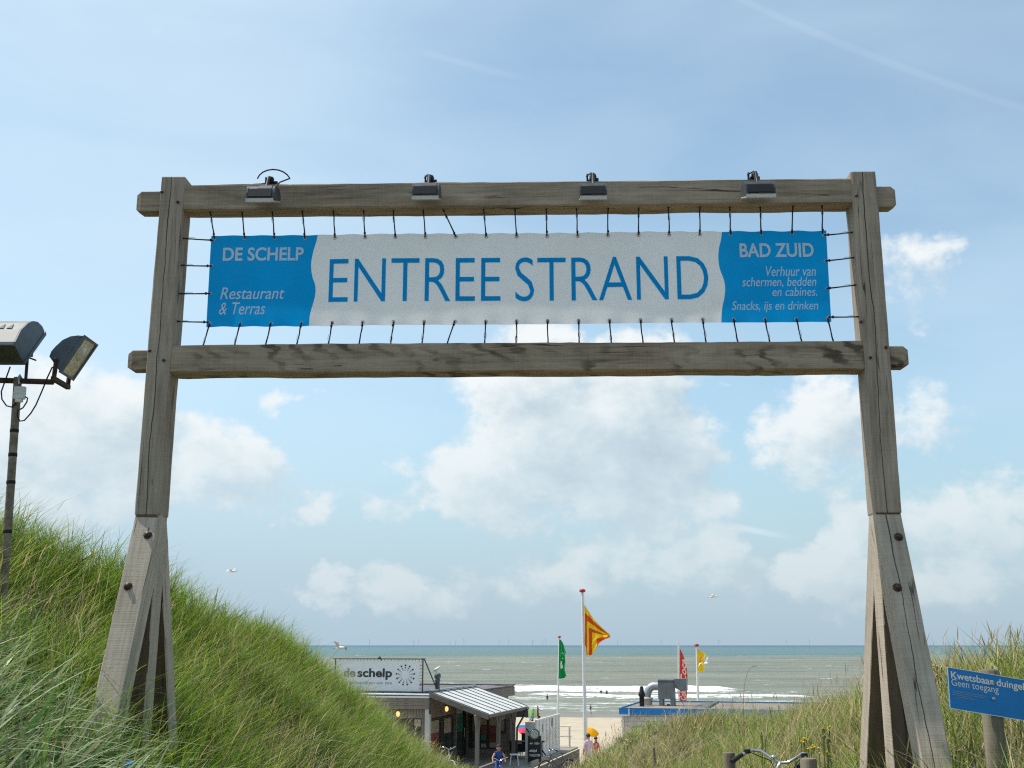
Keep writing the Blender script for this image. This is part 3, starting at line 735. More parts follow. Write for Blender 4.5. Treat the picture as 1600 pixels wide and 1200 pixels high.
# posts: upper full section, lower core set back for the braces
def post_edges(side):
    if side < 0: return fp(252, 276), fp(289, 276), fp(210, 804), fp(249, 804), (.0)
    return fp(1330, 268), fp(1368, 268), fp(1367, 801), fp(1410, 801), (.0)
POSTS = {}
for side in (-1, 1):
    a, b, c, d, _ = post_edges(side)
    ut, ub = (a[0] + b[0]) / 2, (c[0] + d[0]) / 2; wd = ((b[0] - a[0]) + (d[0] - c[0])) / 2
    zt, zj = a[1], c[1]
    POSTS[side] = (ut, ub, wd, zt, zj)
    du = (ub - ut) / (zj - zt)
    up = timber('post', fw(ut, DEP / 2, zt), fw(ub, DEP / 2, zj), EV * -1, wd, DEP, M['post'], gate, (0, 0), 34, .005, .007, 3 + side)
    zb = -1.6
    core = timber('post_core', fw(ub, DEP / 2, zj + .002), fw(ub + du * (zb - zj), DEP / 2, zb), EV * -1, wd - .012, DEP - .016, [M['brace'], M['sheltered_shade']], gate, (0, 0), 24, .004, .005, 8 + side)
    # front brace leans toward the camera, rear brace away; both start at the joint, butted against the core
    hl = zj - zb
    lean = .385
    for sgn, nm, mt in ((-1, 'brace', M['braced'] if side > 0 else M['brace']), (1, 'brace', [M['brace'], M['sheltered_shade']])):
        # a leaning board whose inner top edge meets the core
        th = .172; ln = math.hypot(1, lean)
        v_in = DEP / 2 + sgn * (.046)
        v_t = DEP / 2 + sgn * (DEP / 2 - .007 - th / 2 * ln)
        top_c = fw(ub, v_t, zj - .02)
        bot_c = fw(ub + du * (zb - zj), v_t + sgn * lean * (hl - .02), zb)
        bw = wd - .004 - (.01 if sgn > 0 else 0)
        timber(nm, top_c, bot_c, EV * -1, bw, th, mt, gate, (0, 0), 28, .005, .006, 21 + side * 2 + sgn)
    # bolts: two through the front brace, with washers
    d_ax = (Vector((0, 0, -1)) + EV * -lean).normalized(); nrm = EV * -1 + EZ * lean; nrm = (nrm - d_ax * nrm.dot(d_ax)).normalized()
    for (px, py) in ([(231, 836), (200, 916)] if side < 0 else [(1404, 839), (1402, 918)]):
        # hit the brace's front face
        p_on = fw(ub, .005, zj - .02); r = ray(px, py); p = r * (p_on.dot(nrm) / r.dot(nrm))
        mb = MB(); mb.lathe(p - nrm * .004, [(.030, 0), (.030, .007), (.017, .008), (.019, .020), (.014, .030), (1e-6, .032)], 14, nrm)
        mb.build('bolt', M['rusthead'], gate)
# crossbeams, front face just behind the post fronts, and the tenon ends that show outside the posts
uL, uR = POSTS[-1], POSTS[1]
def post_u(side, z):
    ut, ub, wd, zt, zj = POSTS[side]; return ut + (ub - ut) * (z - zt) / (zj - zt), wd
for nm, pL, pR, hgt, mt, stubs, sd in (('crossbeam', (700, 284), None, None, 'beam', ((214, 299, 331), (1399, 291, 323)), 31),
                                       ('crossbeam', (800, 535), None, None, 'lowbeam', ((200, 547, 578), (1419, 541, 573)), 35)):
    zt = fp(*pL)[1]; zb = fp(pL[0], pL[1] + (38 if sd == 31 else 44))[1]
    z = (zt + zb) / 2; h_ = zt - zb
    a, wa = post_u(-1, z); b, wb = post_u(1, z)
    timber(nm, fw(a + wa / 2 - .001, DEP / 2 + .004, z), fw(b - wb / 2 + .001, DEP / 2 + .004, z), EZ, DEP - .004, h_, M[mt], gate, (0, 0), 70, .008, .008, sd)
    for side, (px, y0, y1) in zip((-1, 1), stubs):
        vv = .05
        ue, z1 = fp(px, y0, vv); _, z0 = fp(px, y1, vv)
        pu, pw = post_u(side, z); zz = (z0 + z1) / 2
        timber('tenon', fw(pu + side * (pw / 2 - .001), vv + .055, zz), fw(ue, vv + .055, zz), EZ, .11, z1 - z0, M[mt], gate, (0, .035), 8, .003, .006, sd + side)
# dowel pegs that pin the beams into the posts
for (px, py) in [(253, 300), (278, 316), (234, 548), (256, 563), (1338, 306), (1384, 543), (1360, 559), (1345, 503)]:
    u, z = fp(px, py); mb = MB(); mb.lathe(fw(u, .006, z), [(.011, 0), (.011, .016), (.007, .020), (1e-6, .021)], 10, EV * -1); mb.build('peg', M['rusthead'], gate)

# ------------------------------------------------------------------ the banner
VB = .095
def wavev(u, z): 
    s = (u + 2.24) / 4.54 * 20 / .988; ed = min(max(BC['tl'][1] - z, 0), max(z - BC['bl'][1], 0))
    return .005 * math.sin(u * 3.1 + 1) + .002 * math.sin(u * 6.1 + z * 1.5) + .007 * math.cos(2 * math.pi * s) * math.exp(-ed / .05)
BC = {k: fp(*p, VB) for k, p in dict(tl=(330, 368), tr=(1291, 360), bl=(322, 511), br=(1299, 503)).items()}
banner = MB()
def bpt(s, t):
    """s 0..1 across, t 0..1 down"""
    tl, tr, bl, br = (BC[k] for k in ('tl', 'tr', 'bl', 'br'))
    sag = .005 * math.sin(s * 21 * math.pi) ** 2
    u = (tl[0] * (1 - s) + tr[0] * s) * (1 - t) + (bl[0] * (1 - s) + br[0] * s) * t
    z = (tl[1] * (1 - s) + tr[1] * s) * (1 - t) + (bl[1] * (1 - s) + br[1] * s) * t
    z += -sag * (1 - t) * .6 + sag * t * .6
    return u, z
def s_of(px, py):
    u, z = fp(px, py, VB); t = (BC['tl'][1] - z) / (BC['tl'][1] - BC['bl'][1])
    u0, u1 = BC['tl'][0] * (1 - t) + BC['bl'][0] * t, BC['tr'][0] * (1 - t) + BC['br'][0] * t
    return (u - u0) / (u1 - u0), t
LBOUND = sorted([s_of(*p)[::-1] for p in [(497, 365), (495, 375), (489, 393), (485.5, 412), (487, 430), (493, 446), (493, 460), (489, 475), (484, 491), (482.5, 510)]])
RBOUND = sorted([s_of(*p)[::-1] for p in [(1128, 361), (1127, 372), (1123, 388), (1122, 402), (1124, 420), (1131, 436), (1133.5, 452), (1132, 466), (1128, 484), (1127, 504)]])
def smooth_ip(t, tab):
    ts_ = [q[0] for q in tab]; vs_ = [q[1] for q in tab]
    return sum(float(np.interp(min(max(t + k * .02, 0), 1), ts_, vs_)) for k in (-2, -1, 0, 1, 2)) / 5
NT_ = 44
for part, mi, ns in (('l', 1, 28), ('m', 0, 110), ('r', 1, 28)):
    vs = []
    for j in range(NT_ + 1):
        t = j / NT_; lb, rb = smooth_ip(t, LBOUND), smooth_ip(t, RBOUND)
        s0, s1 = {'l': (0, lb), 'm': (lb, rb), 'r': (rb, 1)}[part]
        for i in range(ns + 1):
            u, z = bpt(s0 + (s1 - s0) * i / ns, t); vs.append(fw(u, VB + wavev(u, z), z))
    banner.add(vs, [(j * (ns + 1) + i, j * (ns + 1) + i + 1, (j + 1) * (ns + 1) + i + 1, (j + 1) * (ns + 1) + i) for j in range(NT_) for i in range(ns)], mi, None, True)
bano = thing('beach_banner', fw(0, VB, BC['bl'][1]), 'long white and blue banner reading ENTREE STRAND laced inside the timber gateway', 'banner')
banner.build('banner_cloth', [M['ban_white'], M['ban_blue']], bano)
M['letter_blue'] = cloth('banner_blue_ink', (.003, .31, .70), .35, .03); M['letter_white'] = cloth('banner_white_ink', (.80, .82, .84), .35, .03)
def on_banner(x0, y0, x1, y1):
    """a text box given by its four sides on the photograph, laid on the banner cloth"""
    (ua, za), (ub, zb) = fp(x0, y1, VB), fp(x1, y1, VB); (uc, zc) = fp(x0, y0, VB); (ud, zd) = fp(x1, y0, VB)
    hL, hR = zc - za, zd - zb
    def fn(x, y):
        u = ua + (ub - ua) * x; zbase = (za + zb) / 2; z = zbase + (hL + hR) / 2 * y
        return fw(u, VB + wavev(u, z) - .0045, z)
    return fn
for body, bx_, bold, sh, mt in [('ENTREE', (513, 404, 782, 471), -.008, 0, 'letter_blue'), ('STRAND', (805, 401, 1108, 470), -.008, 0, 'letter_blue'),
                                ('DE SCHELP', (348, 386.5, 474, 407.5), .022, 0, 'letter_white'), ('Restaurant', (344, 449, 444, 467.5), .002, .22, 'letter_white'), ('& Terras', (342, 472.5, 414, 491.5), .002, .22, 'letter_white'),
                                ('BAD ZUID', (1156, 380, 1272, 402), .022, 0, 'letter_white'), ('Verhuur van', (1197, 416, 1275, 431.5), .0, .22, 'letter_white'), ('schermen, bedden', (1160, 433, 1276, 449.5), .0, .22, 'letter_white'),
                                ('en cabines.', (1207, 449, 1277, 462.5), .0, .22, 'letter_white'), ('Snacks, ijs en drinken', (1144, 470.5, 1279, 488.5), .0, .22, 'letter_white')]:
    mb = MB(); put_text(mb, body, on_banner(*bx_), bold, sh); mb.build('lettering', M[mt], bano)
# eyelets and the elastic cords
cordg = 'black elastic cords lacing the banner'
ORD = ['first', 'second', 'third', 'fourth', 'fifth', 'sixth', 'seventh', 'eighth', 'ninth', 'tenth', 'eleventh', 'twelfth', 'thirteenth', 'fourteenth', 'fifteenth', 'sixteenth', 'seventeenth', 'eighteenth', 'nineteenth', 'twentieth', 'last']
TOPX = [330, 379, 426, 473, 521, 568, 615, 662, 706, 757, 805, 853, 900, 949, 997, 1045, 1093, 1140, 1188, 1238, 1284]
zTB = fp(700, 284)[1]; zTb = fp(700, 322)[1] ; zLt = fp(800, 535)[1]
def cord(p, q, label, hooky):
    p, q = Vector(p), Vector(q); d = q - p
    o = thing('elastic_cord', p, label, 'elastic cord', cordg)
    md = [p + d * t + EV * (.006 * math.sin(t * 3.1)) + EU * random.uniform(-.003, .003) for t in (0, .25, .5, .75, 1)]
    mb = MB(); mb.tube(md, [.0065, .0055, .0048, .0055, .0062], 6); mb.build('cord', M['rubber'], o)
    mb = MB(); k = p + d * random.uniform(.84, .92); mb.ball(k, .0095, 0, 8, 1.3); mb.build('end_ball', M['black'], o)
    if hooky:
        mb = MB(); c = p + d * random.uniform(.25, .4) - EV * .008; a = d.normalized(); s_ = a.cross(EV).normalized()
        mb.tube([c + a * (.028 * math.sin(x)) + s_ * (.008 * math.cos(x)) for x in [2 * math.pi * i / 12 for i in range(13)]], .0016, 5, 0, False); mb.build('snap_hook', M['steel'], o)
    mb = MB(); mb.ring(p + d * -.01, EV, .009, .002, 10, 5); mb.build('screw_eye', M['rusthead'], o)
for i in range(21):
    s = .006 + (1 - .012) * i / 20
    for t in (.035, .965):
        u, z = bpt(s, t); mb = MB(); mb.ring(fw(u, VB + wavev(u, z) - .003, z), EV, .0105, .0035, 12, 6); mb.build('eyelet', M['steel'], bano)
    u, z = bpt(s, .035); dx_ = random.uniform(-.012, .012) - (.05 if i == 8 else 0)
    cord(fw(fp(TOPX[i], 340, VB)[0] + dx_ * .3 + (-.05 if i == 8 else 0), VB - .03, zTb + .004), fw(u, VB - .006, z), '%s black elastic cord from the left along the upper edge of the banner' % ORD[i], i % 3 != 1)
    u, z = bpt(s, .965)
    cord(fw(u * 1.005 - (.055 if i in (8, ) else .022 * (1 - i / 11)), VB - .03, zLt - .004), fw(u, VB - .006, z), '%s black elastic cord from the left along the lower edge of the banner' % ORD[i], i % 3 != 2)
for side, sx in ((-1, .004), (1, .996)):
    for i, t in enumerate((.055, .34, .64, .95)):
        u, z = bpt(sx, t); pu, pw = post_u(side, z)
        mb = MB(); mb.ring(fw(u, VB + wavev(u, z) - .003, z), EV, .0105, .0035, 12, 6); mb.build('eyelet', M['steel'], bano)
        cord(fw(pu - side * (pw / 2 - .003), VB - .03, z + random.uniform(-.02, .02)), fw(u, VB - .006, z), '%s black elastic cord from the top tying the banner to the %s gate post' % (ORD[i], 'left' if side < 0 else 'right'), True)

# ------------------------------------------------------------------ four small floodlights on the upper crossbeam
def beamlamp(px, py, wpx, label, loop):
    vf = -.13
    u, z = fp(px, py, vf); wd = wpx / 216.
    o = thing('beam_floodlight', fw(u, vf, z), label, 'floodlight', 'small floodlights on the upper crossbeam')
    prof = [(.075, .050), (.05, .068), (.01, .074), (-.035, .070), (-.068, .056), (-.088, .034), (-.099, .004), (-.105, -.030), (-.100, -.047), (.075, .014), (.085, .03)]
    mb = MB(); prof = [(a * 1.12, b * 1.22) for a, b in prof]; bm_ = [fw(u - wd / 2, vf + a, z + b) for a, b in prof]; mb.prism(bm_, EU * wd)
    mb.prism([fw(u - wd * .5 - .006, vf + a * 1.03, z + b * 1.02) for a, b in prof], EU * .012); mb.prism([fw(u + wd * .5 - .006, vf + a * 1.03, z + b * 1.02) for a, b in prof], EU * .012)
    mb.prism([fw(u - .02, vf + a * 1.05, z + b * 1.05) for a, b in prof[1:8]], EU * .10)
    mb.build('housing', M['lampgrey'], o)
    mb = MB(); mb.prism([fw(u - wd / 2 - .005, vf + a, z + b) for a, b in ((-.124, -.044), (-.120, -.070), (.084, .004), (.086, .022))], EU * (wd + .010)); mb.build('lens_frame', M['lens'], o)
    mb = MB(); mb.prism([fw(u - wd / 2 + .012, vf + a, z + b) for a, b in ((-.128, -.030), (-.112, .034), (-.106, .034), (-.120, -.030))], EU * (wd - .024)); mb.build('front_strip', M['black'], o)
    zt = zTB
    mb = MB(); mb.tube([fw(u + .015, .05, zt + .002), fw(u + .012, .02, zt + .028), fw(u + .01, -.05, zt + .030), fw(u + .008, vf + .01, z + .07)], .011, 8)
    mb.box(fw(u + .02, .06, zt + .016), (.07, .06, .035), None, 0, .004); mb.ball(fw(u + .012, .0, zt + .03), .028, 0, 8); mb.box(fw(u - .03, .03, zt + .03), (.012, .03, .06), None, 0, .003)
    mb.build('bracket', M['black'], o)
    mb = MB()
    if loop:
        mb.tube([fw(u + .06 - .13 * math.cos(x) * 1.0 - .03, .03 - .05 * math.sin(x), zt + .02 + .085 * math.sin(x)) for x in [math.pi * k / 10 for k in range(1, 10)]] + [fw(u + .10, -.07, zt - .02), fw(u + .05, vf + .03, z + .07)], .0055, 6)
        mb.tube([fw(u - .13 + .03 * k, .04 + .01 * math.sin(k * 2), zt + .008 + .006 * (k % 2)) for k in range(6)], .008, 6)
    else: mb.tube([fw(u - .02, .06, zt + .02), fw(u - .035, .02, zt + .042), fw(u - .005, -.05, zt + .038), fw(u, vf + .04, z + .072)], .006, 6)
    mb.build('cable', M['rubber'], o)
beamlamp(412, 311, 42, 'small grey floodlight with a looped cable, leftmost on the upper crossbeam', True)
beamlamp(667, 307, 40, 'small grey floodlight on the crossbeam above the first letters of ENTREE STRAND', False)
beamlamp(926, 307, 40, 'small grey floodlight on the crossbeam above the word STRAND', False)
beamlamp(1184, 304, 44, 'small grey floodlight on the crossbeam above the words BAD ZUID', False)

# ------------------------------------------------------------------ floodlight mast on the left dune
YM = 10.
def mp(px, py, dy=0.): return at(px, py, YM + dy)
mast = thing('floodlight_mast', mp(8, 905), 'leaning brown mast with two floodlights and cables rising from the left dune grass', 'light mast')
pb, pt_ = mp(7, 905), mp(28, 590)
mb = MB(); mb.tube([pb + (pb - pt_) * .25, pb, (pb + pt_) / 2, pt_], .036, 14); mb.build('pole', M['pole'], mast)
for py in (675, 713, 756, 832):
    k = (py - 905) / (590 - 905); c = pb + (pt_ - pb) * k; d = (pt_ - pb).normalized()
    mb = MB(); mb.lathe(c - d * .02, [(.0375, 0), (.039, .003), (.039, .028), (.0375, .031)], 14, d); mb.build('tape_band', M['rubber'], mast)
mb = MB(); a, b = mp(-70, 592), mp(84, 597)
mb.tube([a, b], .026, 4); mb.build('crossbar', M['rust'], mast)
mb = MB(); c = mp(31, 614, -.06); mb.box(c, (.095, .05, .115), None, 0, .01); mb.box(c + Vector((0, -.004, -.005)), (.101, .052, .006), None, 0)
mb.box(c + Vector((0, 0, -.07)), (.06, .04, .03), None, 0, .008); mb.build('junction_box', M['boxwhite'], mast)
mb = MB(); mb.tube([mp(30, 600, -.05), mp(29, 590, -.05), mp(31, 586, -.02), mp(34, 592, .03)], .009, 6); mb.build('clamp', M['steel'], mast)
for pts in ([(16, 573), (8, 595), (2, 612), (3, 624), (10, 634), (18, 636), (25, 630)], [(38, 619), (43, 622), (42, 628), (36, 637), (31, 640)], [(82, 573), (74, 590), (66, 610), (56, 633), (48, 646), (38, 657), (31, 658), (27, 650), (28, 640)]):
    mb = MB(); mb.tube([mp(x, y, -.05) for x, y in pts], .0065, 7); mb.build('cable', M['rubber'], mast)
# right floodlight: side profile in the X-Z plane, extruded along Y
fl = [mp(*p) for p in [(93, 580), (77, 557), (80, 549), (87, 541), (98, 531), (110, 525.5), (122, 524), (131, 525)]]
flo = MB(); flo.prism(fl, (0, .30, 0)); hs = flo.build('floodlight', M['lampblue'], mast)
A, B = mp(93, 580), mp(131, 525); gl = (B - A); nrm = Vector((-gl.z, 0, gl.x)).normalized()
if nrm.x < 0: nrm = -nrm
mb = MB()
for e0, e1, y0, y1 in ((-.03, .03, -.012, .312), (.97, 1.03, -.012, .312), (0.03, .97, -.012, .016), (.03, .97, .284, .312)):
    q = [A + gl * e0 + Vector((0, y0, 0)), A + gl * e1 + Vector((0, y0, 0)), A + gl * e1 + Vector((0, y1, 0)), A + gl * e0 + Vector((0, y1, 0))]
    mb.prism(q, nrm * .022)
mb.build('lens_frame', M['lampblue'], hs)
mb = MB(); q = [A + gl * .03 + Vector((0, .016, 0)) + nrm * .004, A + gl * .97 + Vector((0, .016, 0)) + nrm * .004, A + gl * .97 + Vector((0, .284, 0)) + nrm * .004, A + gl * .03 + Vector((0, .284, 0)) + nrm * .004]
mb.prism(q, nrm * .006); mb.build('glass', M['reflector'], hs)
mb = MB(); cc_ = A + gl * .62 + Vector((0, .15, 0)) + nrm * .010
mb.lathe(cc_, [(.075, 0), (.07, .006), (.03, .010), (.012, .022), (1e-6, .024)], 16, nrm); mb.build('lamp', M['lens'], hs)
mb = MB()
for k in range(6): mb.box(A + gl * (.50 + .085 * k) + Vector((0, -.005, 0)) - nrm * .03, (.012, .012, .006), None, 0, .001)
mb.build('lugs', M['lampbig'], hs)
mb = MB()
b0, b1 = mp(84, 592), at(84, 592, YM + .33); t0_, t1_ = mp(88, 563), at(88, 563, YM + .33)
mb.prism([b0 + Vector((-.02, -.02, -.02)), b0 + Vector((.02, -.02, -.02)), b0 + Vector((.02, -.02, .02)), b0 + Vector((-.02, -.02, .02))], (0, .37, 0))
for bb, tt in ((b0, t0_), (b0 + Vector((0, .33, 0)), t0_ + Vector((0, .33, 0)))):
    mb.tube([bb, tt], .022, 4)
mb.ball(t0_ + Vector((0, -.02, 0)), .022, 0, 8)
mb.build('lamp_bracket', M['rust'], mast)
# left floodlight: profile in the Y-Z plane, extruded along -X
T0 = at(57, 503, YM - .0); X0 = Vector((T0.x, YM, T0.z))
pr = [(0, 0), (.10, -.012), (.16, -.045), (.10, -.13), (-.20, -.425), (-.23, -.43), (-.42, -.335), (-.415, -.30), (-.33, -.17), (-.20, -.07), (-.10, -.02)]
lb = MB(); lb.prism([X0 + Vector((0, y, z)) for y, z in pr], (-.72, 0, 0)); lo = lb.build('floodlight', M['lampbig'], mast)
mb = MB(); mb.prism([X0 + Vector((.002, y, z)) for y, z in pr], (.012, 0, 0)); mb.build('end_cap', M['lampblue'], lo)
mb = MB(); mb.prism([X0 + Vector((.02, y, z)) for y, z in [(.175, -.04), (.195, -.07), (-.195, -.455), (-.215, -.43)]], (-.76, 0, 0)); mb.build('lens_frame', M['lampblue'], lo)
mb = MB(); mb.prism([X0 + Vector((-.004, y, z)) for y, z in [(-.424, -.336), (-.424, -.328), (-.236, -.438), (-.232, -.434)]], (-.70, 0, 0)); mb.build('lower_plate', M['lampgrey'], lo)
mb = MB()
for k in range(6):
    x = X0.x - .10 - .075 * k; dirn = Vector((0, -.13, -.10)).normalized(); n_ = Vector((0, -.61, .79))
    p = Vector((x, YM - .265, X0.z - .12)) + n_ * .004; mb.prism([p - dirn * .05, p + dirn * .055 + Vector((-.028, 0, 0)), p + dirn * .055 + Vector((.022, 0, 0))], n_ * .004)
mb.build('vent_slots', M['black'], lo)
mb = MB(); mb.tube([mp(40, 596), mp(43, 556, -.05)], .014, 6); mb.tube([mp(38, 556, -.04), mp(56, 563, -.1)], .008, 6); mb.box(mp(46, 553, -.02), (.05, .05, .05), None, 0, .008); mb.build('lamp_bracket', M['rust'], mast)

# ------------------------------------------------------------------ nature-reserve sign on the right
YS = 6.4
pc = at(1556, 1085, YS); px_ = pc.x
sg = thing('warning_sign', (px_, YS, -1.35), 'tilted blue board reading Kwetsbaar duingebied on a round wooden post', 'sign')
mb = MB()
zt = at(1557, 1046, YS).z
mb.lathe((px_, YS + .07, -1.45), [(.058, 0), (.056, .6), (.054, zt + 1.45 - .008), (.046, zt + 1.45), (1e-6, zt + 1.452)], 18); mb.g = [(v[2], v[0] - px_, v[1] - YS) for v in mb.v]
mb.build('post', M['stake'], sg)
tl_, bl_ = at(1484, 1042, YS), at(1484, 1107, YS); bd = thing_board = MB()
tilt = R(9.2); ex = Vector((math.cos(tilt), .06, -math.sin(tilt))).normalized(); ez = Vector((math.sin(tilt) * .12, 0, 1)).normalized()
ey = ez.cross(ex).normalized()           # away from the camera
Wd, Hd = .545, (tl_ - bl_).length
org = bl_
def bdp(x, y, o=0.): return org + ex * x + ez * y - ey * o
bd.prism([bdp(0, 0), bdp(Wd, 0), bdp(Wd, Hd), bdp(0, Hd)], ey * .006); M['signblue'] = simple('sign_blue_enamel', (.006, .20, .56), .35, 0, .4, .04, 4)
board = bd.build('board', M['signblue'], sg)
mb = MB(); e = .0035
for x0, x1, y0, y1 in ((0, Wd, 0, e), (0, Wd, Hd - e, Hd), (0, e, e, Hd - e), (Wd - e, Wd, e, Hd - e)):
    mb.prism([bdp(x0, y0, .001), bdp(x1, y0, .001), bdp(x1, y1, .001), bdp(x0, y1, .001)], -ey * .002)
mb.build('border', M['white'], board)
def sgt(body, x0, x1, y0, y1, bold, name='lettering', mt='white'):
    mb = MB(); put_text(mb, body, lambda x, y: bdp(x0 + (x1 - x0) * x, y0 + (y1 - y0) * y, .0022), bold); mb.build(name, M[mt], board)
sgt('Kwetsbaar duingebied', .018, .512, Hd - .070, Hd - .020, .02)
sgt('Geen toegang', .018, .282, Hd - .107, Hd - .059, 0.)
mb = MB()
for k, (a, b) in enumerate(((.02, .21), (.02, .20), (.02, .13), (.045, .155))):
    y = Hd - .125 - .0095 * k; mb.prism([bdp(a, y, .001), bdp(b, y, .001), bdp(b, y + .0016, .001), bdp(a, y + .0016, .001)], -ey * .001)
mb.build('fine_print', M['steel'], board)
for y in (Hd - .072, Hd - .150):
    mb = MB(); u_ = (px_ - org.x) / ex.x; mb.lathe(bdp(u_ - .012, y + .02, .002), [(.011, 0), (.010, .006), (.005, .009), (1e-6, .0095)], 12, -ey); mb.build('screw', M['steel'], sg)

# the stub of a marker stake with a blue cap in the left foreground grass
p = at(203, 1190, 6.3); st_ = thing('marker_stake', (p.x, p.y, float(ground(p.x, p.y))), 'short stake with a blue cap poking out of the bottom left grass', 'marker')
mb = MB(); mb.tube([(p.x, p.y, float(ground(p.x, p.y)) - .1), (p.x, p.y, p.z - .03)], .016, 10); mb.build('stake', M['stake'], st_)
mb = MB(); mb.lathe((p.x, p.y, p.z - .034), [(.021, 0), (.022, .02), (.021, .034), (.012, .038), (1e-6, .039)], 14); mb.build('cap', M['blue'], st_)
mb = MB(); mb.lathe((p.x, p.y, p.z - .044), [(.0215, 0), (.0215, .008)], 14); mb.build('collar', M['white'], st_)
# ------------------------------------------------------------------ the beach restaurant
ROT = R(-14.5)
PO = Vector((-3.75, 49.2, -5.0))
pav = thing('beach_pavilion', PO, 'taupe boarded beach restaurant with a flat roof and pale sloping entrance canopy', 'restaurant', None, ROT)
def L(name, mb, mat, par=pav): return mb.build(name, mat, par, local=True)
def boards(mb, x0, x1, y0, y1, z0, z1, n, gap=.012, horiz=True, mi=0):
    for k in range(n):
        if horiz: a, b = z0 + (z1 - z0) * k / n, z0 + (z1 - z0) * (k + 1) / n - gap; mb.bx(x0, x1, y0, y1, a, b, mi)
        else: a, b = x0 + (x1 - x0) * k / n, x0 + (x1 - x0) * (k + 1) / n - gap; mb.bx(a, b, y0, y1, z0, z1, mi)
# front block: wall built round its openings
mb = MB()
boards(mb, -9, .15, 0, .04, 2.02, 2.40, 70, .012, False); boards(mb, -9, -1.75, 0, .04, -.9, 2.015, 56, .012, False); boards(mb, -.02, .15, 0, .04, -.9, 2.015, 2, .012, False); boards(mb, -1.74, -.03, 0, .04, -.9, .6, 13, .012, False)
mb.bx(-9, .14, .045, .10, -.9, .55); mb.bx(-9, -1.76, .045, .10, .55, 2.4); mb.bx(-1.74, .14, .045, .10, 2.05, 2.4)
L('front_wall', mb, M['pavwood'])
mb = MB(); mb.bx(-1.72, -.05, .03, .07, .62, 2.0); mb.bx(-1.40, -.38, .01, .03, .66, 1.98); fwin = L('front_window', mb, M['darkframe'])
mb = MB(); mb.bx(-.34, .02 - .08, .012, .028, 1.70, 1.98); mb.bx(-1.70, -1.58, .012, .028, 1.2, 1.93); mb.bx(-1.50, -1.42, .012, .028, 1.2, 1.85); L('blind', mb, M['posterbeige'], fwin)
mb = MB(); mb.bx(-.205, -.195, .006, .012, 1.70, 1.98); mb.bx(-.34, -.06, .006, .012, 1.835, 1.845); L('glazing_bar', mb, M['darkframe'], fwin)
# fascia round the front block, with the pale gutter line above it
mb = MB(); boards(mb, -9.2, .32, -.16, -.11, 2.40, 2.84, 3, .01); mb.bx(-9.2, .30, -.10, 0, 2.42, 2.83); L('fascia', mb, M['pavwood'])
mb = MB(); mb.bx(-9.25, .36, -.19, -.08, 2.845, 2.90); mb.tube([(-9.2, .02, 2.98), (.5, .02, 2.98)], .035, 8); L('gutter', mb, M['white'])
mb = MB(); mb.bx(-9.2, .3, -.07, 13.6, 2.845, 2.895); L('roof', mb, M['roofing'])
mb = MB(); mb.bx(-9.1, .2, .3, .5, 2.90, 3.02); mb.bx(-9.1, -.9, .9, 5.6, 2.9, 3.0); L('roof_kerb', mb, M['lampblue'])
mb = MB(); mb.bx(.17, .38, -.13, .07, -.9, 2.80); L('corner_post', mb, M['cladding'])
mb = MB(); mb.bx(.36, .43, -.17, -.10, 2.2, 2.98); L('downpipe', mb, M['darkframe'])
# side wall with the entrance, under the canopy
X1 = .15
mb = MB()
boards(mb, 0, 1, 0, 1, 0, 1, 1)  # placeholder replaced below
mb = MB()
for k in range(16):
    y0 = .08 + 3.9 * k / 16; mb.bx(X1 - .04, X1, y0, y0 + 3.9 / 16 - .012, 1.98, 2.85)
mb.bx(X1 - .08, X1 - .045, .08, 3.98, 1.98, 2.85); mb.bx(X1 - .05, X1, .08, 3.98, -.3, .35)
mb.bx(X1 - .06, X1, 4.0, 6.1, 2.35, 2.85)
L('side_wall', mb, M['pavwood'])
def pane(name, y0, y1, z0, z1, fill=None, x=X1, fr=.07):
    mb = MB(); mb.bx(x - .05, x + .02, y0, y0 + fr, z0, z1); mb.bx(x - .05, x + .02, y1 - fr, y1, z0, z1); mb.bx(x - .05, x + .02, y0 + fr, y1 - fr, z1 - fr, z1); mb.bx(x - .05, x + .02, y0 + fr, y1 - fr, z0, z0 + fr)
    o = L(name, mb, M['darkframe']); mb = MB(); mb.bx(x - .03, x - .02, y0 + fr, y1 - fr, z0 + fr, z1 - fr); L('pane', mb, M['glass'], o)
    for (a, b, c, d, mt) in (fill or []):
        mb = MB(); mb.bx(x - .018, x - .012, y0 + fr + (y1 - y0 - 2 * fr) * a, y0 + fr + (y1 - y0 - 2 * fr) * b, z0 + fr + (z1 - z0 - 2 * fr) * c, z0 + fr + (z1 - z0 - 2 * fr) * d); L('poster', mb, M[mt], o)
    return o
pane('side_window', .45, 2.1, .37, 1.96, [(.1, .9, .1, .62, 'poster'), (.1, .9, .63, .98, 'posterbeige')])
pane('side_window', 2.15, 3.85, .37, 1.96, [(.25, .9, .55, .98, 'posterbeige')])
dr = pane('door', 4.1, 5.55, .02, 2.32, [(.1, .9, .5, .85, 'postergreen'), (.1, .9, .86, .98, 'posterbeige')])
mb = MB(); mb.tube([(X1 + .05, 5.45, .9), (X1 + .05, 5.45, 1.3)], .015, 6); L('handle', mb, M['steel'], dr)
mb = MB(); mb.bx(X1 - 2.2, X1 - 2.15, 3.9, 6.2, 0, 2.5); mb.bx(X1 - 2.1, X1 - .06, 6.02, 6.06, 0, 2.5); mb.bx(X1 - 2.1, X1 - .06, 3.86, 3.90, 0, 2.5); L('interior_wall', mb, M['pavdark'])
mb = MB(); mb.bx(X1 - .05, X1 + .10, 3.99, 4.09, -.2, 2.6); L('door_post', mb, M['pavwood'])
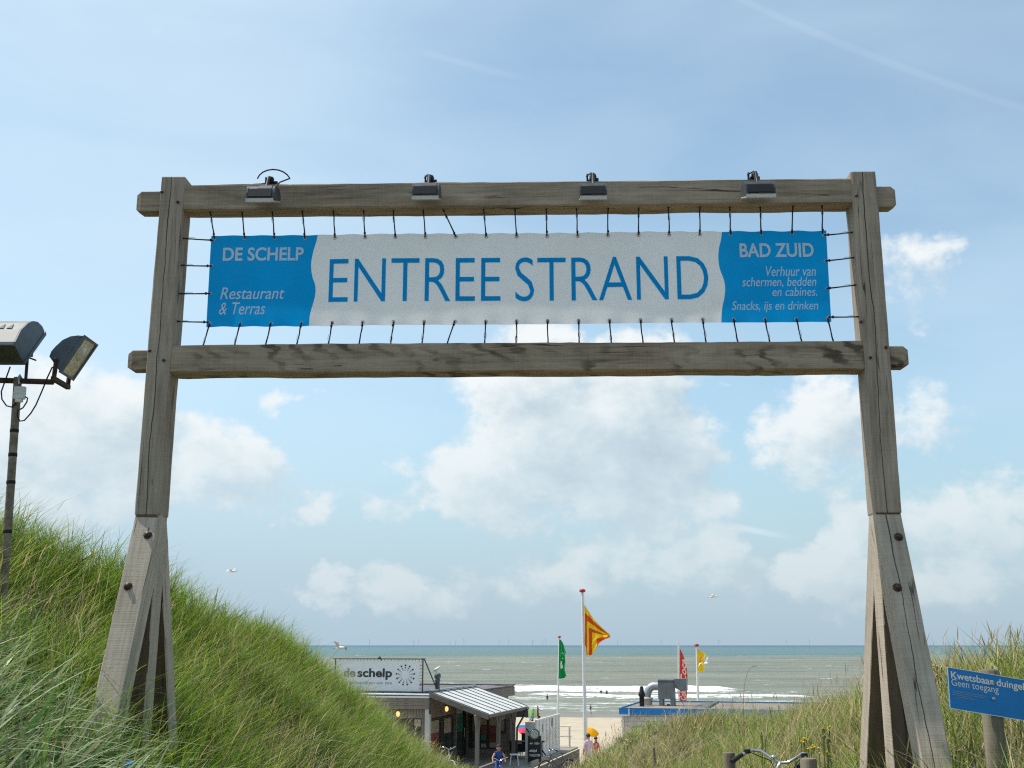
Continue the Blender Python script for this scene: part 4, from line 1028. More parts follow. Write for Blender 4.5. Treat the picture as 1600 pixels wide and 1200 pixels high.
# rear block with its glazed front
RY = 6.2
mb = MB(); boards(mb, X1, 2.2, RY - .03, RY, 1.86, 2.16, 14, .012, False); boards(mb, 1.62, 2.2, RY - .03, RY, -.2, 1.0, 4, .012, False); mb.bx(X1, 1.6, RY - .03, RY, -.2, .32); mb.bx(2.02, 2.2, RY - .03, RY, 1.0, 1.855); mb.bx(.06, .195, RY - .02, RY + .1, -.2, 1.85)
mb.bx(2.16, 2.2, RY + .005, RY + .9, -.2, 2.16); mb.bx(X1 + .05, 2.15, RY + .86, RY + .9, -.2, 2.10)
L('porch_wall', mb, M['pavwood'])
mb = MB(); boards(mb, .11, .15, RY + .15, 13.6, -.3, 2.4, 14, .012); mb.bx(-9, .14, 13.55, 13.6, -.9, 2.4); L('rear_wall', mb, M['pavwood'])
def rpane(name, x0, x1, z0, z1, fill=()):
    fr = .05; y = RY
    mb = MB(); mb.bx(x0, x0 + fr, y - .05, y, z0, z1); mb.bx(x1 - fr, x1, y - .05, y, z0, z1); mb.bx(x0 + fr, x1 - fr, y - .05, y, z1 - fr, z1); mb.bx(x0 + fr, x1 - fr, y - .05, y, z0, z0 + fr)
    o = L(name, mb, M['darkframe']); mb = MB(); mb.bx(x0 + fr, x1 - fr, y - .02, y - .01, z0 + fr, z1 - fr); L('pane', mb, M['glass'], o)
    for (a, b, c, d, mt) in fill:
        mb = MB(); mb.bx(x0 + fr + (x1 - x0 - 2 * fr) * a, x0 + fr + (x1 - x0 - 2 * fr) * b, y - .028, y - .022, z0 + fr + (z1 - z0 - 2 * fr) * c, z0 + fr + (z1 - z0 - 2 * fr) * d); L('poster', mb, M[mt], o)
rpane('rear_window', X1 + .05, .72, .34, 1.84, [(.3, .8, .5, .95, 'pavwood')])
rpane('rear_window', .74, 1.12, .34, 1.84, [(0, 1, .72, 1, 'posterbeige'), (0, 1, .42, .71, 'poster'), (.0, .9, .22, .40, 'postergreen'), (0, 1, 0, .12, 'posterbeige')])
rpane('rear_window', 1.15, 1.60, .34, 1.84, [(0, 1, .70, 1, 'posterbeige'), (0, 1, .18, .69, 'poster'), (0, 1, 0, .16, 'posterbeige')])
rpane('rear_window', 1.64, 2.0, 1.02, 1.84, [(.15, .85, .1, .9, 'posterbeige')])
mb = MB(); boards(mb, .38, .42, RY + .4, 13.95, 2.40, 2.86, 3, .01); mb.bx(-9.2, .37, 13.9, 13.94, 2.40, 2.86); mb.bx(.12, .37, RY + .4, 13.9, 2.42, 2.46); L('fascia', mb, M['pavwood'])
mb = MB(); mb.bx(-9.2, .46, 13.6, 13.98, 2.90, 2.97); mb.bx(.30, .46, RY + .4, 13.59, 2.865, 2.93); L('roof_kerb', mb, M['roofing'])
mb = MB(); mb.bx(2.25, 2.30, 3.2, 6.8, 1.75, 2.25); mb.bx(2.3, 2.9, 6.75, 6.8, 1.72, 2.2); L('valance', mb, M['greywood'])
# canopy
cp0, cp1 = (.36, 3.06), (2.92, 2.20)
mb = MB(); n = 7; ya, yb = -.14, 6.55
def cpz(x): return cp0[1] + (cp1[1] - cp0[1]) * (x - cp0[0]) / (cp1[0] - cp0[0])
mb.prism([(cp0[0], ya, cp0[1]), (cp1[0], ya, cp1[1]), (cp1[0], ya, cp1[1] + .035), (cp0[0], ya, cp0[1] + .035)], (0, yb - ya, 0)); can = L('canopy', mb, M['canopy'])
mb = MB()
for k in range(n + 1):
    y = ya + .02 + (yb - ya - .06) * k / n; mb.prism([(cp0[0], y, cp0[1] + .036), (cp1[0], y, cp1[1] + .036), (cp1[0], y, cp1[1] + .062), (cp0[0], y, cp0[1] + .062)], (0, .045, 0))
L('seam', mb, M['darkframe'], can)
mb = MB(); mb.prism([(cp0[0], ya - .045, cp0[1] - .18), (cp1[0], ya - .045, cp1[1] - .18), (cp1[0], ya - .045, cp1[1] + .03), (cp0[0], ya - .045, cp0[1] + .03)], (0, .042, 0))
mb.bx(cp1[0] + .003, cp1[0] + .05, ya, yb, cp1[1] - .10, cp1[1] + .02); L('barge_board', mb, M['greywood'], can)
mb = MB(); mb.bx(cp0[0] - .05, cp0[0] + .08, ya - .02, yb, cp0[1] + .064, cp0[1] + .12); L('ridge_flashing', mb, M['steel'], can)
mb = MB()
for k in range(8):
    y = ya + .2 + (yb - ya - .4) * k / 7; mb.prism([(cp0[0], y, cp0[1] - .15), (cp1[0] - .03, y, cp1[1] - .15), (cp1[0] - .03, y, cp1[1] - .004), (cp0[0], y, cp0[1] - .004)], (0, .05, 0))
L('rafter', mb, M['greywood'], can)
for (x, y) in ((2.40, .0), (2.55, 2.75), (2.60, 5.2)):
    mb = MB(); mb.bx(x - .075, x + .075, y - .075, y + .075, -.3, cpz(x) - .16); mb.tube([(x, y + .07, 1.35), (x, y + .52, cpz(x) - .17)], .05, 4); mb.tube([(x, y - .07, 1.55), (x, y - .35, cpz(x) - .17)], .05, 4); L('canopy_post', mb, M['greywood'])
mb = MB(); mb.tube([(2.72, 5.3, -.2), (2.74, 5.3, 1.35), (3.05, 6.2, 2.18)], .045, 8); L('rain_pipe', mb, M['darkframe'])
for (x, y, z, ax) in ((-1.06, -.03, 2.2, 0), (X1 + .04, 2.75, 2.28, 1)):
    mb = MB(); mb.lathe((x, y, z - .12), [(.03, 0), (.075, .04), (.085, .13), (.05, .20), (1e-6, .22)], 12); wl = L('wall_lamp', mb, M['glow']); mb = MB(); mb.bx(x - .05, x + .05, y - .05 if ax == 0 else y - .1, y + .05, z + .10, z + .14); L('lamp_cap', mb, M['darkframe'], wl)
# chimney
mb = MB(); mb.lathe((.36, .9, 2.9), [(.10, 0), (.10, .62), (.13, .62), (.13, .66), (.10, .67), (.10, .74), (.14, .75), (.14, .88), (.10, .92)], 14); L('vent_pipe', mb, M['lampblue'])
# deck and its skirt
mb = MB()
for k in range(24): mb.bx(-.9 + .21 * k, -.9 + .21 * k + .2, -1.4 if k > 6 else -1.4, 12.4, -.10, -.02)
L('deck', mb, M['deck'])
mb = MB(); boards(mb, 4.16, 4.20, -1.4, 12.4, -1.9, -.11, 6, .02); boards(mb, -.9, 4.15, -1.44, -1.40, -1.2, -.11, 4, .02); L('deck_skirt', mb, M['greywood'])
mb = MB(); mb.bx(4.05, 4.16, 2.4, 5.3, -.015, .18); L('kerb_plank', mb, M['deck'])

# the sign on its roof
sb = thing('roof_billboard', PO, 'white de schelp banner with a burst of dots on the restaurant roof', 'billboard', None, ROT)
def LS(name, mb, mat, par=sb): return mb.build(name, mat, par, local=True)
mb = MB(); yq = .40
mb.tube([(-4.25, yq, 4.43), (-.02, yq, 4.43)], .028, 8); mb.tube([(-.14, yq, 2.87), (-.14, yq, 4.46)], .03, 8); mb.tube([(-4.13, yq, 2.87), (-4.13, yq, 4.44)], .03, 8); mb.tube([(-4.2, yq, 3.06), (-.1, yq, 3.06)], .028, 8); mb.tube([(-1.9, yq, 2.87), (-1.9, yq, 3.06)], .03, 8)
LS('frame', mb, M['lampgrey'])
mb = MB(); mb.tube([(-.08, yq, 4.42), (.44, yq + .5, 2.95)], .028, 8); LS('strut', mb, M['lampgrey'])
mb = MB()
for k in range(24):
    x = -3.9 + 3.6 * k / 23; mb.tube([(x, yq - .02, 4.43), (x, yq - .03, 4.33)], .007, 4)
for k in range(9):
    z = 3.2 + 1.1 * k / 8; mb.tube([(-.28, yq - .03, z), (-.14, yq - .02, z)], .007, 4)
mb.tube([(-2.15, yq - .03, 4.43), (-2.08, yq - .04, 4.52), (-2.0, yq - .04, 4.36)], .03, 6)
LS('lacing', mb, M['rubber'])
mb = MB(); nx, nz_ = 30, 10; vs = []
for j in range(nz_ + 1):
    for i in range(nx + 1): x = -3.98 + 3.71 * i / nx; z = 3.12 + 1.22 * j / nz_; vs.append((x, yq - .04 + .004 * math.sin(x * 4) * math.sin(z * 3), z))
mb.add(vs, [(j * (nx + 1) + i, j * (nx + 1) + i + 1, (j + 1) * (nx + 1) + i + 1, (j + 1) * (nx + 1) + i) for j in range(nz_) for i in range(nx)], 0, None, True); sheet = LS('sheet', mb, M['sheet'])
def stxt(body, x0, x1, z0, z1, bold, mt):
    mb = MB(); put_text(mb, body, lambda x, y: (x0 + (x1 - x0) * x, yq - .055, z0 + (z1 - z0) * y), bold); LS('lettering', mb, M[mt], sheet)
stxt('de', -3.72, -3.17, 3.66, 4.03, .03, 'inklight'); stxt('schelp', -3.08, -1.50, 3.55, 4.03, .03, 'ink'); stxt('strandpaviljoen aan zee', -3.7, -1.50, 3.33, 3.50, 0., 'inklight')
mb = MB(); cx, cz = -.90, 3.76
for k in range(13):
    an = math.pi / 2 + 2 * math.pi * k / 13
    for rr, sz in ((.20, .013), (.255, .017), (.31, .023), (.40, .040)):
        c = (cx + math.cos(an) * rr, yq - .056, cz + math.sin(an) * rr); mb.lathe(c, [(sz, 0), (sz, .004)], 9, (0, -1, 0))
LS('dot_burst', mb, M['ink'], sheet)

# terrace: frosted wind screen, A-board, furniture
ws = thing('wind_screen', PO + Matrix.Rotation(ROT, 3, 'Z') @ Vector((3.6, 5.4, 0)), 'white framed frosted wind screen with cut out figures along the terrace edge', 'wind screen', None, ROT)
mb = MB()
for k in range(8): y = 4.9 * k / 7; mb.bx(-.035, .035, y - .04, y + .04, -.1, 1.62)
mb.bx(-.04, .04, -.04, 4.94, 1.625, 1.70); mb.bx(-.03, .03, .04, 4.86, -.1, .28); ws_f = mb.build('frame', M['white'], ws, local=True)
mb = MB(); mb.bx(-.5, -.05, -.02, .02, -.1, 1.6); mb.build('end_panel', M['cladding'], ws, local=True)
for k in range(7):
    y = 4.9 * k / 7; mb = MB(); mb.bx(-.008, .008, y + .045, y + .655, .285, 1.62); mb.build('screen_panel', M['screen'], ws, local=True)
for y, z in ((1.35, 1.25), (3.3, 1.38)):
    mb = MB(); mb.lathe((.0, y, z), [(.20, -.012), (.20, .012)], 20, (1, 0, 0)); mb.build('round_sticker', M['inklight'], ws, local=True)
mb = MB()
for y, z, h_ in ((2.2, .75, .55), (2.85, .95, .3), (4.05, .8, .5)): mb.lathe((.0, y, z), [(.06, -.2), (.09, 0), (.05, h_ * .5), (.02, h_ * .7)], 8)
mb.build('cut_out_figures', M['sheet'], ws, local=True)
mb = MB(); mb.tube([(-.3, -.6, 1.35), (.22, 1.2, .0)], .03, 6); mb.build('stay', M['rubber'], ws, local=True)

def place(s, t, h=0.): return PO + Matrix.Rotation(ROT, 3, 'Z') @ Vector((s, t, h))
ab = thing('menu_board', place(3.95, 3.6, 0), 'black chalkboard with a round grey green badge standing on the restaurant terrace', 'menu board', None, R(-4))
mb = MB(); mb.box((0, 0, .60), (.56, .04, 1.10)); bdm = mb.build('board', M['boardblack'], ab, local=True)
mb = MB(); mb.bx(-.31, -.282, -.03, .03, .02, 1.2); mb.bx(.282, .31, -.03, .03, .02, 1.2); mb.bx(-.30, .30, -.06, .12, -.02, .05); mb.build('frame', M['ductgrey'], ab, local=True)
mb = MB(); mb.lathe((0, -.035, 1.22), [(.23, 0), (.235, .02), (.20, .03), (.20, .026)], 24, (0, -1, 0)); bg_ = mb.build('badge', M['badge'], ab, local=True)
mb = MB(); mb.lathe((0, -.062, 1.22), [(.17, 0), (.18, .004), (.16, .004)], 24, (0, -1, 0)); mb.bx(-.13, .11, -.072, -.066, 1.19, 1.22); mb.bx(-.09, .14, -.072, -.066, 1.24, 1.26); mb.build('badge_marks', M['steel'], bg_, local=True)
for body, x0, x1, z0, z1 in (('er zijn', -.20, .22, .76, .88), ('altijd', -.22, .10, .44, .58), ('WELKOM', -.22, .24, .28, .38)):
    mb = MB(); put_text(mb, body, lambda x, y: (x0 + (x1 - x0) * x, -.024, z0 + (z1 - z0) * y), .01); mb.build('chalk_lettering', M['chalk'], bdm, local=True)
st = thing('stool', place(3.3, 2.6, -.02), 'small white stool at the foot of the terrace post', 'stool')
mb = MB(); mb.box((0, 0, .46), (.36, .36, .04), None, 0, .01); mb.build('seat', M['white'], st, local=True)
for sx in (-1, 1):
    for sy in (-1, 1):
        mb = MB(); mb.tube([(sx * .13, sy * .13, .44), (sx * .19, sy * .19, 0)], .02, 6); mb.build('leg', M['white'], st, local=True)
tb = thing('terrace_table', place(3.05, 5.9, -.02), 'dark terrace table with benches behind the canopy posts', 'table', None, ROT)
mb = MB(); mb.box((0, 0, .72), (1.5, .8, .06), None, 0, .01); mb.build('table_top', M['boardblack'], tb, local=True)
mb = MB(); mb.bx(-.72, .72, -.36, -.33, .30, .68); mb.build('apron', M['boardblack'], tb, local=True)
for sx in (-.62, .62):
    for sy in (-.32, .32): mb = MB(); mb.box((sx, sy, .345), (.06, .06, .69)); mb.build('leg', M['boardblack'], tb, local=True)
for (s_, t_) in ((2.6, 7.4), (3.2, 7.9)):
    ch = thing('terrace_chair', place(s_, t_, -.02), 'dark terrace chair behind the table, %s' % ('nearer the restaurant wall' if s_ < 3 else 'beside the wind screen'), 'chair', 'dark chairs on the terrace', ROT)
    mb = MB(); mb.box((0, 0, .45), (.45, .45, .05), None, 0, .01); mb.build('seat', M['boardblack'], ch, local=True); mb = MB(); mb.box((0, .2, .72), (.45, .04, .5), None, 0, .01); mb.build('backrest', M['boardblack'], ch, local=True)
    for sx in (-.19, .19):
        for sy in (-.19, .19): mb = MB(); mb.box((sx, sy, .21), (.04, .04, .42)); mb.build('leg', M['steel'], ch, local=True)

# ------------------------------------------------------------------ the flat-roofed cabin with the blue rim
BO = Vector((5.6, 59.4, -6.4))
bb = thing('beach_cabin', BO, 'low pale beach cabin with a blue edged flat roof behind the right dune', 'cabin', None, ROT)
def LB(name, mb, mat, par=bb): return mb.build(name, mat, par, local=True)
H_ = 3.2
mb = MB(); boards(mb, .04, 11.9, -.02, .02, -.8, H_ - .05, 17, .012); boards(mb, 0, .04, .03, 7.6, -.8, H_ - .05, 17, .012); mb.bx(.06, 11.9, .03, .07, -.8, H_ - .06); mb.bx(11.86, 11.9, .08, 7.6, -.8, H_ - .05); mb.bx(.05, 11.85, 7.56, 7.6, -.8, H_ - .05)
LB('wall', mb, M['cladding'])
mb = MB(); mb.bx(.46, 2.4, -.045, -.024, -.4, 2.35); hb = LB('hatch', mb, M['cladding']); mb = MB(); mb.bx(.42, 2.44, -.05, -.022, 2.355, 2.42); mb.bx(.40, .455, -.05, -.022, -.4, 2.35); LB('hatch_frame', mb, M['inklight'], hb)
mb = MB(); mb.bx(-.12, 12, -.16, 7.75, H_ - .02, H_ + .06); LB('roof', mb, M['roofbrown'])
mb = MB(); mb.bx(.35, 4.3, -.22, -.165, H_ - .19, H_ + .13); mb.bx(-.17, .33, -.22, -.165, H_ - .19, H_ + .13); mb.bx(-.17, -.125, -.16, 7.8, H_ - .12, H_ + .13); LB('fascia', mb, M['blue'])
mb = MB(); mb.bx(4.38, 12.1, -.22, -.165, H_ - .19, H_ + .13); mb.bx(-.12, 12.1, 7.755, 7.8, H_ - .1, H_ + .14); LB('fascia', mb, M['blueteal'])
mb = MB(); mb.bx(-.16, .36, -.26, -.225, H_ - .27, H_ - .195); mb.bx(.30, .36, -.26, -.225, H_ - .19, H_ + .06); mb.bx(-.06, .0, -.10, -.03, -.8, H_ - .2); mb.bx(4.31, 4.37, -.235, -.17, H_ - .22, H_ + .15); mb.bx(.37, 4.3, -.23, -.16, H_ + .135, H_ + .155); LB('trim', mb, M['white'])
mb = MB(); mb.bx(3.95, 4.15, -.15, 7.7, H_ + .065, H_ + .16); LB('roof_upstand', mb, M['lampblue'])
mb = MB(); mb.bx(3.3, 3.9, -.1, 7.6, H_ + .062, H_ + .075); LB('walkway', mb, M['roofing'])
mb = MB(); mb.lathe((.57, 2.73, H_ + .06), [(.13, 0), (.13, .50), (.17, .50), (.19, .62), (.13, .74), (.10, .98), (.06, 1.03), (1e-6, 1.04)], 14); LB('flue', mb, M['black'])
ru = thing('ventilation_unit', BO + Matrix.Rotation(ROT, 3, 'Z') @ Vector((1.75, 3.9, H_ + .06)), 'grey metal ventilation box with a bent duct on the blue edged roof', 'ventilation unit', None, ROT)
def LU(name, mb, mat, par=ru): return mb.build(name, mat, par, local=True)
mb = MB(); mb.bx(-.42, .42, -.4, .4, .36, 1.36, 0, .015); mb.box((0, -.405, .86), (.02, .01, .98)); LU('box', mb, M['ductgrey'])
for x in (-.28, .32):
    mb = MB(); mb.bx(x - .10, x + .10, -.38, -.2, 0, .355); mb.bx(x - .10, x + .10, .2, .38, 0, .355); LU('leg', mb, M['ductgrey'])
mb = MB(); mb.prism([(.425, -.38, 1.38), (1.08, -.38, 1.42), (1.08, -.38, .78), (.80, -.38, .76), (.425, -.38, .98)], (0, .76, 0)); LU('cowl', mb, M['ductgrey'])
mb = MB(); mb.bx(-.40, .40, -.42, -.401, 1.22, 1.25); mb.tube([(.40, -.42, 1.3), (.95, -.5, .0)], .012, 5); mb.box((.1, -.3, .05), (.16, .1, .08)); LU('cable', mb, M['black'])
mb = MB(); cxx = -1.10
mb.tube([(cxx, .2, 0.08), (cxx, .2, .38)] + [(cxx + .42 - .42 * math.cos(a), .2, .38 + .62 * math.sin(a)) for a in [math.pi / 2 * k / 8 for k in range(1, 9)]] + [(-.43, .2, 1.0)], .21, 18); LU('duct', mb, M['steel'])
mb = MB(); mb.lathe((cxx, .2, -.01), [(.27, 0), (.30, .32), (.34, .33), (.34, .38), (.22, .42)], 18); LU('duct_collar', mb, M['cladding'])

# ------------------------------------------------------------------ flagpoles and flags
def pole(px_top, py_top, px_b, Y, r, label, capmat='red', cap=True):
    a = at(px_top, py_top, Y); b = at(px_b, 1180, Y); zb = float(ground(b.x, Y)) - .1
    base = Vector((b.x + (b.x - a.x) * (b.z - zb) / (a.z - b.z), Y, zb))
    o = thing('flagpole', base, label, 'flagpole'); mb = MB(); mb.tube([base, base + (a - base) * .5, a], [r * 1.25, r * 1.1, r * .8], 12); mb.build('pole', M['white'], o)
    if cap: mb = MB(); mb.ball(a + Vector((0, 0, .03)), r * 2.2, 0, 10, .6); mb.build('finial', M[capmat], o)
    else: mb = MB(); mb.ball(a, r * .85, 0, 8); mb.build('finial', M['steel'], o)
    mb = MB(); mb.tube([a + Vector((r, -r, -.1)), base + (a - base) * .12 + Vector((r * 1.6, -r * 1.6, 0))], .006, 4); mb.build('halyard', M['sheet'], o)
    return a
pole(910, 924, 915, 58, .075, 'tall white flagpole with a red finial flying the yellow and red flag')
pole(874, 996, 870, 70, .05, 'thin white flagpole with the long green flag')
pole(1060, 1003, 1061, 75, .05, 'thin white flagpole with the red banner flag behind the ventilation box', 'red', False)
pole(1088.5, 1009, 1093, 76, .075, 'short white flagpole with a red finial and the small yellow flag')
def flag(name, hoist, right, Y, mats, fn, label, nx=46, ny=70, wave=.12, px2=lambda x, y: (x, y)):
    """hoist/right: lists of (y, x) in photograph pixels; fn(x,y) picks the cloth colour"""
    y0, y1 = right[0][0], right[-1][0]; vs, mb = [], MB()
    for j in range(ny + 1):
        y = y0 + (y1 - y0) * j / ny; xl = np.interp(y, [q[0] for q in hoist], [q[1] for q in hoist]); xr = np.interp(y, [q[0] for q in right], [q[1] for q in right])
        for i in range(nx + 1):
            x = xl + (xr - xl) * i / nx; d = i / nx
            vs.append(at(x, y, Y) + Vector((0, wave * d * math.sin(d * 7 + j / ny * 5) + wave * .5 * math.sin(j / ny * 11 + d * 4) * d, 0)))
    cells = [(j, i) for j in range(ny) for i in range(nx)]
    for mi in range(len(mats)):
        sel = [(j, i) for j, i in cells if fn(*[(vs_px := (y0 + (y1 - y0) * (j + .5) / ny)), (lambda xl, xr: xl + (xr - xl) * (i + .5) / nx)(np.interp(vs_px, [q[0] for q in hoist], [q[1] for q in hoist]), np.interp(vs_px, [q[0] for q in right], [q[1] for q in right]))][::-1]) == mi]
        for j, i in sel: mb.f.append((j * (nx + 1) + i, j * (nx + 1) + i + 1, (j + 1) * (nx + 1) + i + 1, (j + 1) * (nx + 1) + i)); mb.mi.append(mi); mb.sm.append(True)
    mb.v = [tuple(v) for v in vs]; mb.g = mb.v
    o = mb.build(name, [M[m] for m in mats], None, fixn=False)
    return tag(o, label, 'flag')
Z6 = lambda x, y: (850 + x * .175, 910 + y * .175)
def z6(tab): return [(910 + y * .175, 850 + x * .175) for y, x in tab]
def chevron(px, py):
    x, y = (px - 850) / .175, (py - 910) / .175
    an = math.degrees(math.atan2(480 - y, 590 - x))
    a = 0 if an > 43 else 1 if an > 33 else 2 if an > 22 else 3 if an > 12 else 4 if an > -9 else 5
    k = y / 480.; off = (y - 300) * .012
    b = 0 if x < 366 else 1 if x < 381 + off else 2 if x < 399 + off else 3 if x < 430 else 4 if x < 470 else 5
    return min(a, b) % 2
flag('flag', z6([(205, 362), (560, 366), (580, 376), (650, 380)]), z6([(205, 366), (250, 395), (300, 430), (350, 470), (400, 515), (440, 558), (468, 587), (490, 586), (500, 560), (520, 515), (550, 484), (600, 455), (640, 432), (652, 418)]), 57.9, ['f_yellow', 'f_orange'], chevron,
     'flag with yellow and red chevron stripes blowing from the tallest pole', 80, 110, .25)
def green_fn(px, py):
    x, y = (px - 850) / .175, (py - 910) / .175
    if 148 < x < 160 and 705 < y < 770 or 160 <= x < 168 and 735 < y < 765: return 1
    if (x - 166) ** 2 + (y - 632) ** 2 < 26 or (x - 168) ** 2 + (y - 680) ** 2 < 20: return 1
    return 0
flag('flag', z6([(512, 135), (858, 132)]), z6([(512, 150), (545, 172), (580, 183), (625, 197), (650, 186), (700, 189), (780, 185), (815, 192), (830, 199), (852, 186), (860, 150)]), 69.9, ['f_green', 'f_white'], green_fn, 'long narrow green flag with white marks hanging from the thin pole', 30, 90, .2)
rf = flag('flag', z6([(590, 1212), (1060, 1212)]), z6([(590, 1214), (640, 1240), (700, 1262), (760, 1275), (830, 1281), (900, 1281), (1060, 1272)]), 74.9, ['f_red'], lambda x, y: 0, 'tall red feather flag with white script behind the ventilation box', 16, 60, .05)
mb = MB()
def on_red(x0, x1, y0, y1): return lambda x, y: at(x0 + (x1 - x0) * (1 - y) * -1 + (x1 - x0) if False else x0 + (x1 - x0) * (1 - y), y1 + (y0 - y1) * x, 74.75)
put_text(mb, 'Coca', on_red(1063.2, 1072.5, 1030, 1066), .02, .35); put_text(mb, 'Cola', on_red(1063.0, 1071.5, 1078, 1094), .02, .35)
mb.build('lettering', M['f_white'], rf, fixn=False)
def yellow_fn(px, py):
    x, y = (px - 850) / .175, (py - 910) / .175
    return 1 if ((x - 1398) / 10) ** 2 + ((y - 690) / 28) ** 2 < 1 and not ((x - 1398) / 5) ** 2 + ((y - 690) / 14) ** 2 < 1 else 0
flag('flag', z6([(598, 1370), (795, 1374)]), z6([(598, 1374), (620, 1410), (640, 1449), (662, 1448), (680, 1425), (720, 1428), (760, 1430), (797, 1422)]), 75.9, ['f_yellow', 'par_pink'], yellow_fn, 'small yellow flag with a reddish ring emblem', 40, 50, .15)

# ------------------------------------------------------------------ people
def person(name, loc, rotz, hgt, J, cols, label, hair=True, face=False, rad=1.0):
    """J: joints in metres for a 1.75 m adult (feet at z=0, facing -Y); cols: zone -> material"""
    k = hgt / 1.75; o = thing(name, loc, label, 'person', None, rotz)
    V_ = {n: Vector(p) for n, p in J.items()}
    ch = [('pelvis', 'waist', 'torso'), ('waist', 'chest', 'torso'), ('chest', 'neck', 'torso'), ('neck', 'jaw', 'skin'), ('jaw', 'head', 'skin'), ('head', 'crown', 'skin')]
    for s_ in 'LR':
        ch += [('chest', 'sh' + s_, 'torso'), ('sh' + s_, 'el' + s_, 'sleeve'), ('el' + s_, 'wr' + s_, 'arm'), ('wr' + s_, 'hd' + s_, 'skin'), ('pelvis', 'hp' + s_, 'hips'), ('hp' + s_, 'kn' + s_, 'thigh'), ('kn' + s_, 'an' + s_, 'shin'), ('an' + s_, 'to' + s_, 'foot')]
    rr = dict(pelvis=.135, waist=.125, chest=.145, neck=.058, jaw=.072, head=.098, crown=.07, sh=.068, el=.042, wr=.030, hd=.036, hp=.095, kn=.058, an=.040, to=.034)
    names = list(dict.fromkeys([n for a, b, _ in ch for n in (a, b)])); me = bpy.data.meshes.new('sk')
    me.from_pydata([V_[n] * k for n in names], [(names.index(a), names.index(b)) for a, b, _ in ch], [])
    t = bpy.data.objects.new('sk', me); col.objects.link(t); t.modifiers.new('s', 'SKIN'); t.modifiers.new('d', 'SUBSURF').levels = 2
    for i, n in enumerate(names):
        r_ = rr.get(n) or rr[n[:2]]; sv = me.skin_vertices[0].data[i]; yf = .72 if n in ('pelvis', 'waist', 'chest') else 1.
        sv.radius = (r_ * k * rad, r_ * k * yf * rad); sv.use_root = n == 'pelvis'
    dg = bpy.context.evaluated_depsgraph_get(); dg.update(); bm_ = bpy.data.meshes.new_from_object(t.evaluated_get(dg)); bpy.data.objects.remove(t)
    mats = list(dict.fromkeys(cols.values())); bm_.materials.clear()
    for m in mats: bm_.materials.append(M[m])
    segs = [(V_[a] * k, V_[b] * k, z) for a, b, z in ch]
    for p in bm_.polygons:
        c = p.center; best, bz = 1e9, None
        for a, b, z in segs:
            ab_ = b - a; q = max(0, min(1, (c - a).dot(ab_) / max(ab_.length_squared, 1e-9))); d = (c - a - ab_ * q).length
            if z == 'torso': d *= .75
            if d < best: best, bz = d, z
        p.material_index = mats.index(cols[bz]); p.use_smooth = True
    body = bpy.data.objects.new('body', bm_); col.objects.link(body); body.parent = o
    if hair:
        mb = MB(); h = (V_['head'] * .35 + V_['crown'] * .65) * k + Vector((0, .018, .012)) * k; r_ = .108 * k
        vs = []; n_, m_ = 14, 8
        for i in range(m_ + 1):
            th_ = (.62 * math.pi) * i / m_
            for j in range(n_):
                a = 2 * math.pi * j / n_; fr = 1 - .38 * max(0, math.sin(-a)) * (i / m_)
                vs.append(h + Vector((r_ * math.sin(th_ * fr) * math.cos(a), r_ * 1.08 * math.sin(th_ * fr) * math.sin(a), r_ * math.cos(th_ * fr))) * (1 + .04 * math.sin(j * 5 + i * 3)))
        mb.add(vs, [(i * n_ + j, i * n_ + (j + 1) % n_, (i + 1) * n_ + (j + 1) % n_, (i + 1) * n_ + j) for i in range(m_) for j in range(n_)], 0, None, True); mb.build('hair', M['hair'], o, local=True)
    if face:
        hd_ = V_['head'] * k
        for sx in (-1, 1):
            mb = MB(); mb.ball(hd_ + Vector((sx * .034, -.092, .012)) * k, .013 * k, 0, 8); mb.build('eye', M['black'], o, local=True)
            mb = MB(); mb.ball(hd_ + Vector((sx * .10, .01, -.005)) * k, .026 * k, 0, 8, 1.3); mb.build('ear', M['skin'], o, local=True)
        mb = MB(); mb.lathe(hd_ + Vector((0, -.085, -.03)) * k, [(.018 * k, 0), (.012 * k, .022 * k), (1e-6, .03 * k)], 8, (0, -1, .3)); mb.build('nose', M['skin'], o, local=True)
        mb = MB(); mb.box(hd_ + Vector((0, -.088, -.062)) * k, (.045 * k, .01 * k, .01 * k)); mb.build('mouth', M['par_pink'], o, local=True)
    return o
STAND = dict(pelvis=(0, 0, .93), waist=(0, 0, 1.08), chest=(0, 0, 1.32), neck=(0, .01, 1.47), jaw=(0, -.015, 1.55), head=(0, -.01, 1.63), crown=(0, 0, 1.71),
             shL=(.17, 0, 1.40), elL=(.23, .02, 1.12), wrL=(.25, -.04, .88), hdL=(.25, -.07, .79), shR=(-.17, 0, 1.40), elR=(-.23, .02, 1.12), wrR=(-.25, -.04, .88), hdR=(-.25, -.07, .79),
             hpL=(.09, 0, .90), knL=(.10, -.02, .50), anL=(.10, .02, .08), toL=(.11, -.14, .03), hpR=(-.09, 0, .90), knR=(-.10, -.02, .50), anR=(-.10, .02, .08), toR=(-.11, -.14, .03))
WALK = dict(STAND, knL=(.10, -.16, .52), anL=(.10, -.20, .09), toL=(.10, -.36, .05), knR=(-.10, .06, .50), anR=(-.10, .28, .14), toR=(-.10, .20, .03), elL=(.22, .12, 1.14), wrL=(.23, .06, .90), hdL=(.23, .04, .81), elR=(-.22, -.08, 1.13), wrR=(-.23, -.22, .94), hdR=(-.22, -.28, .87))
SIT = dict(STAND); SIT.update({n: (p[0], p[1], p[2] - .66) for n, p in STAND.items() if n[:2] not in ('kn', 'an', 'to')})
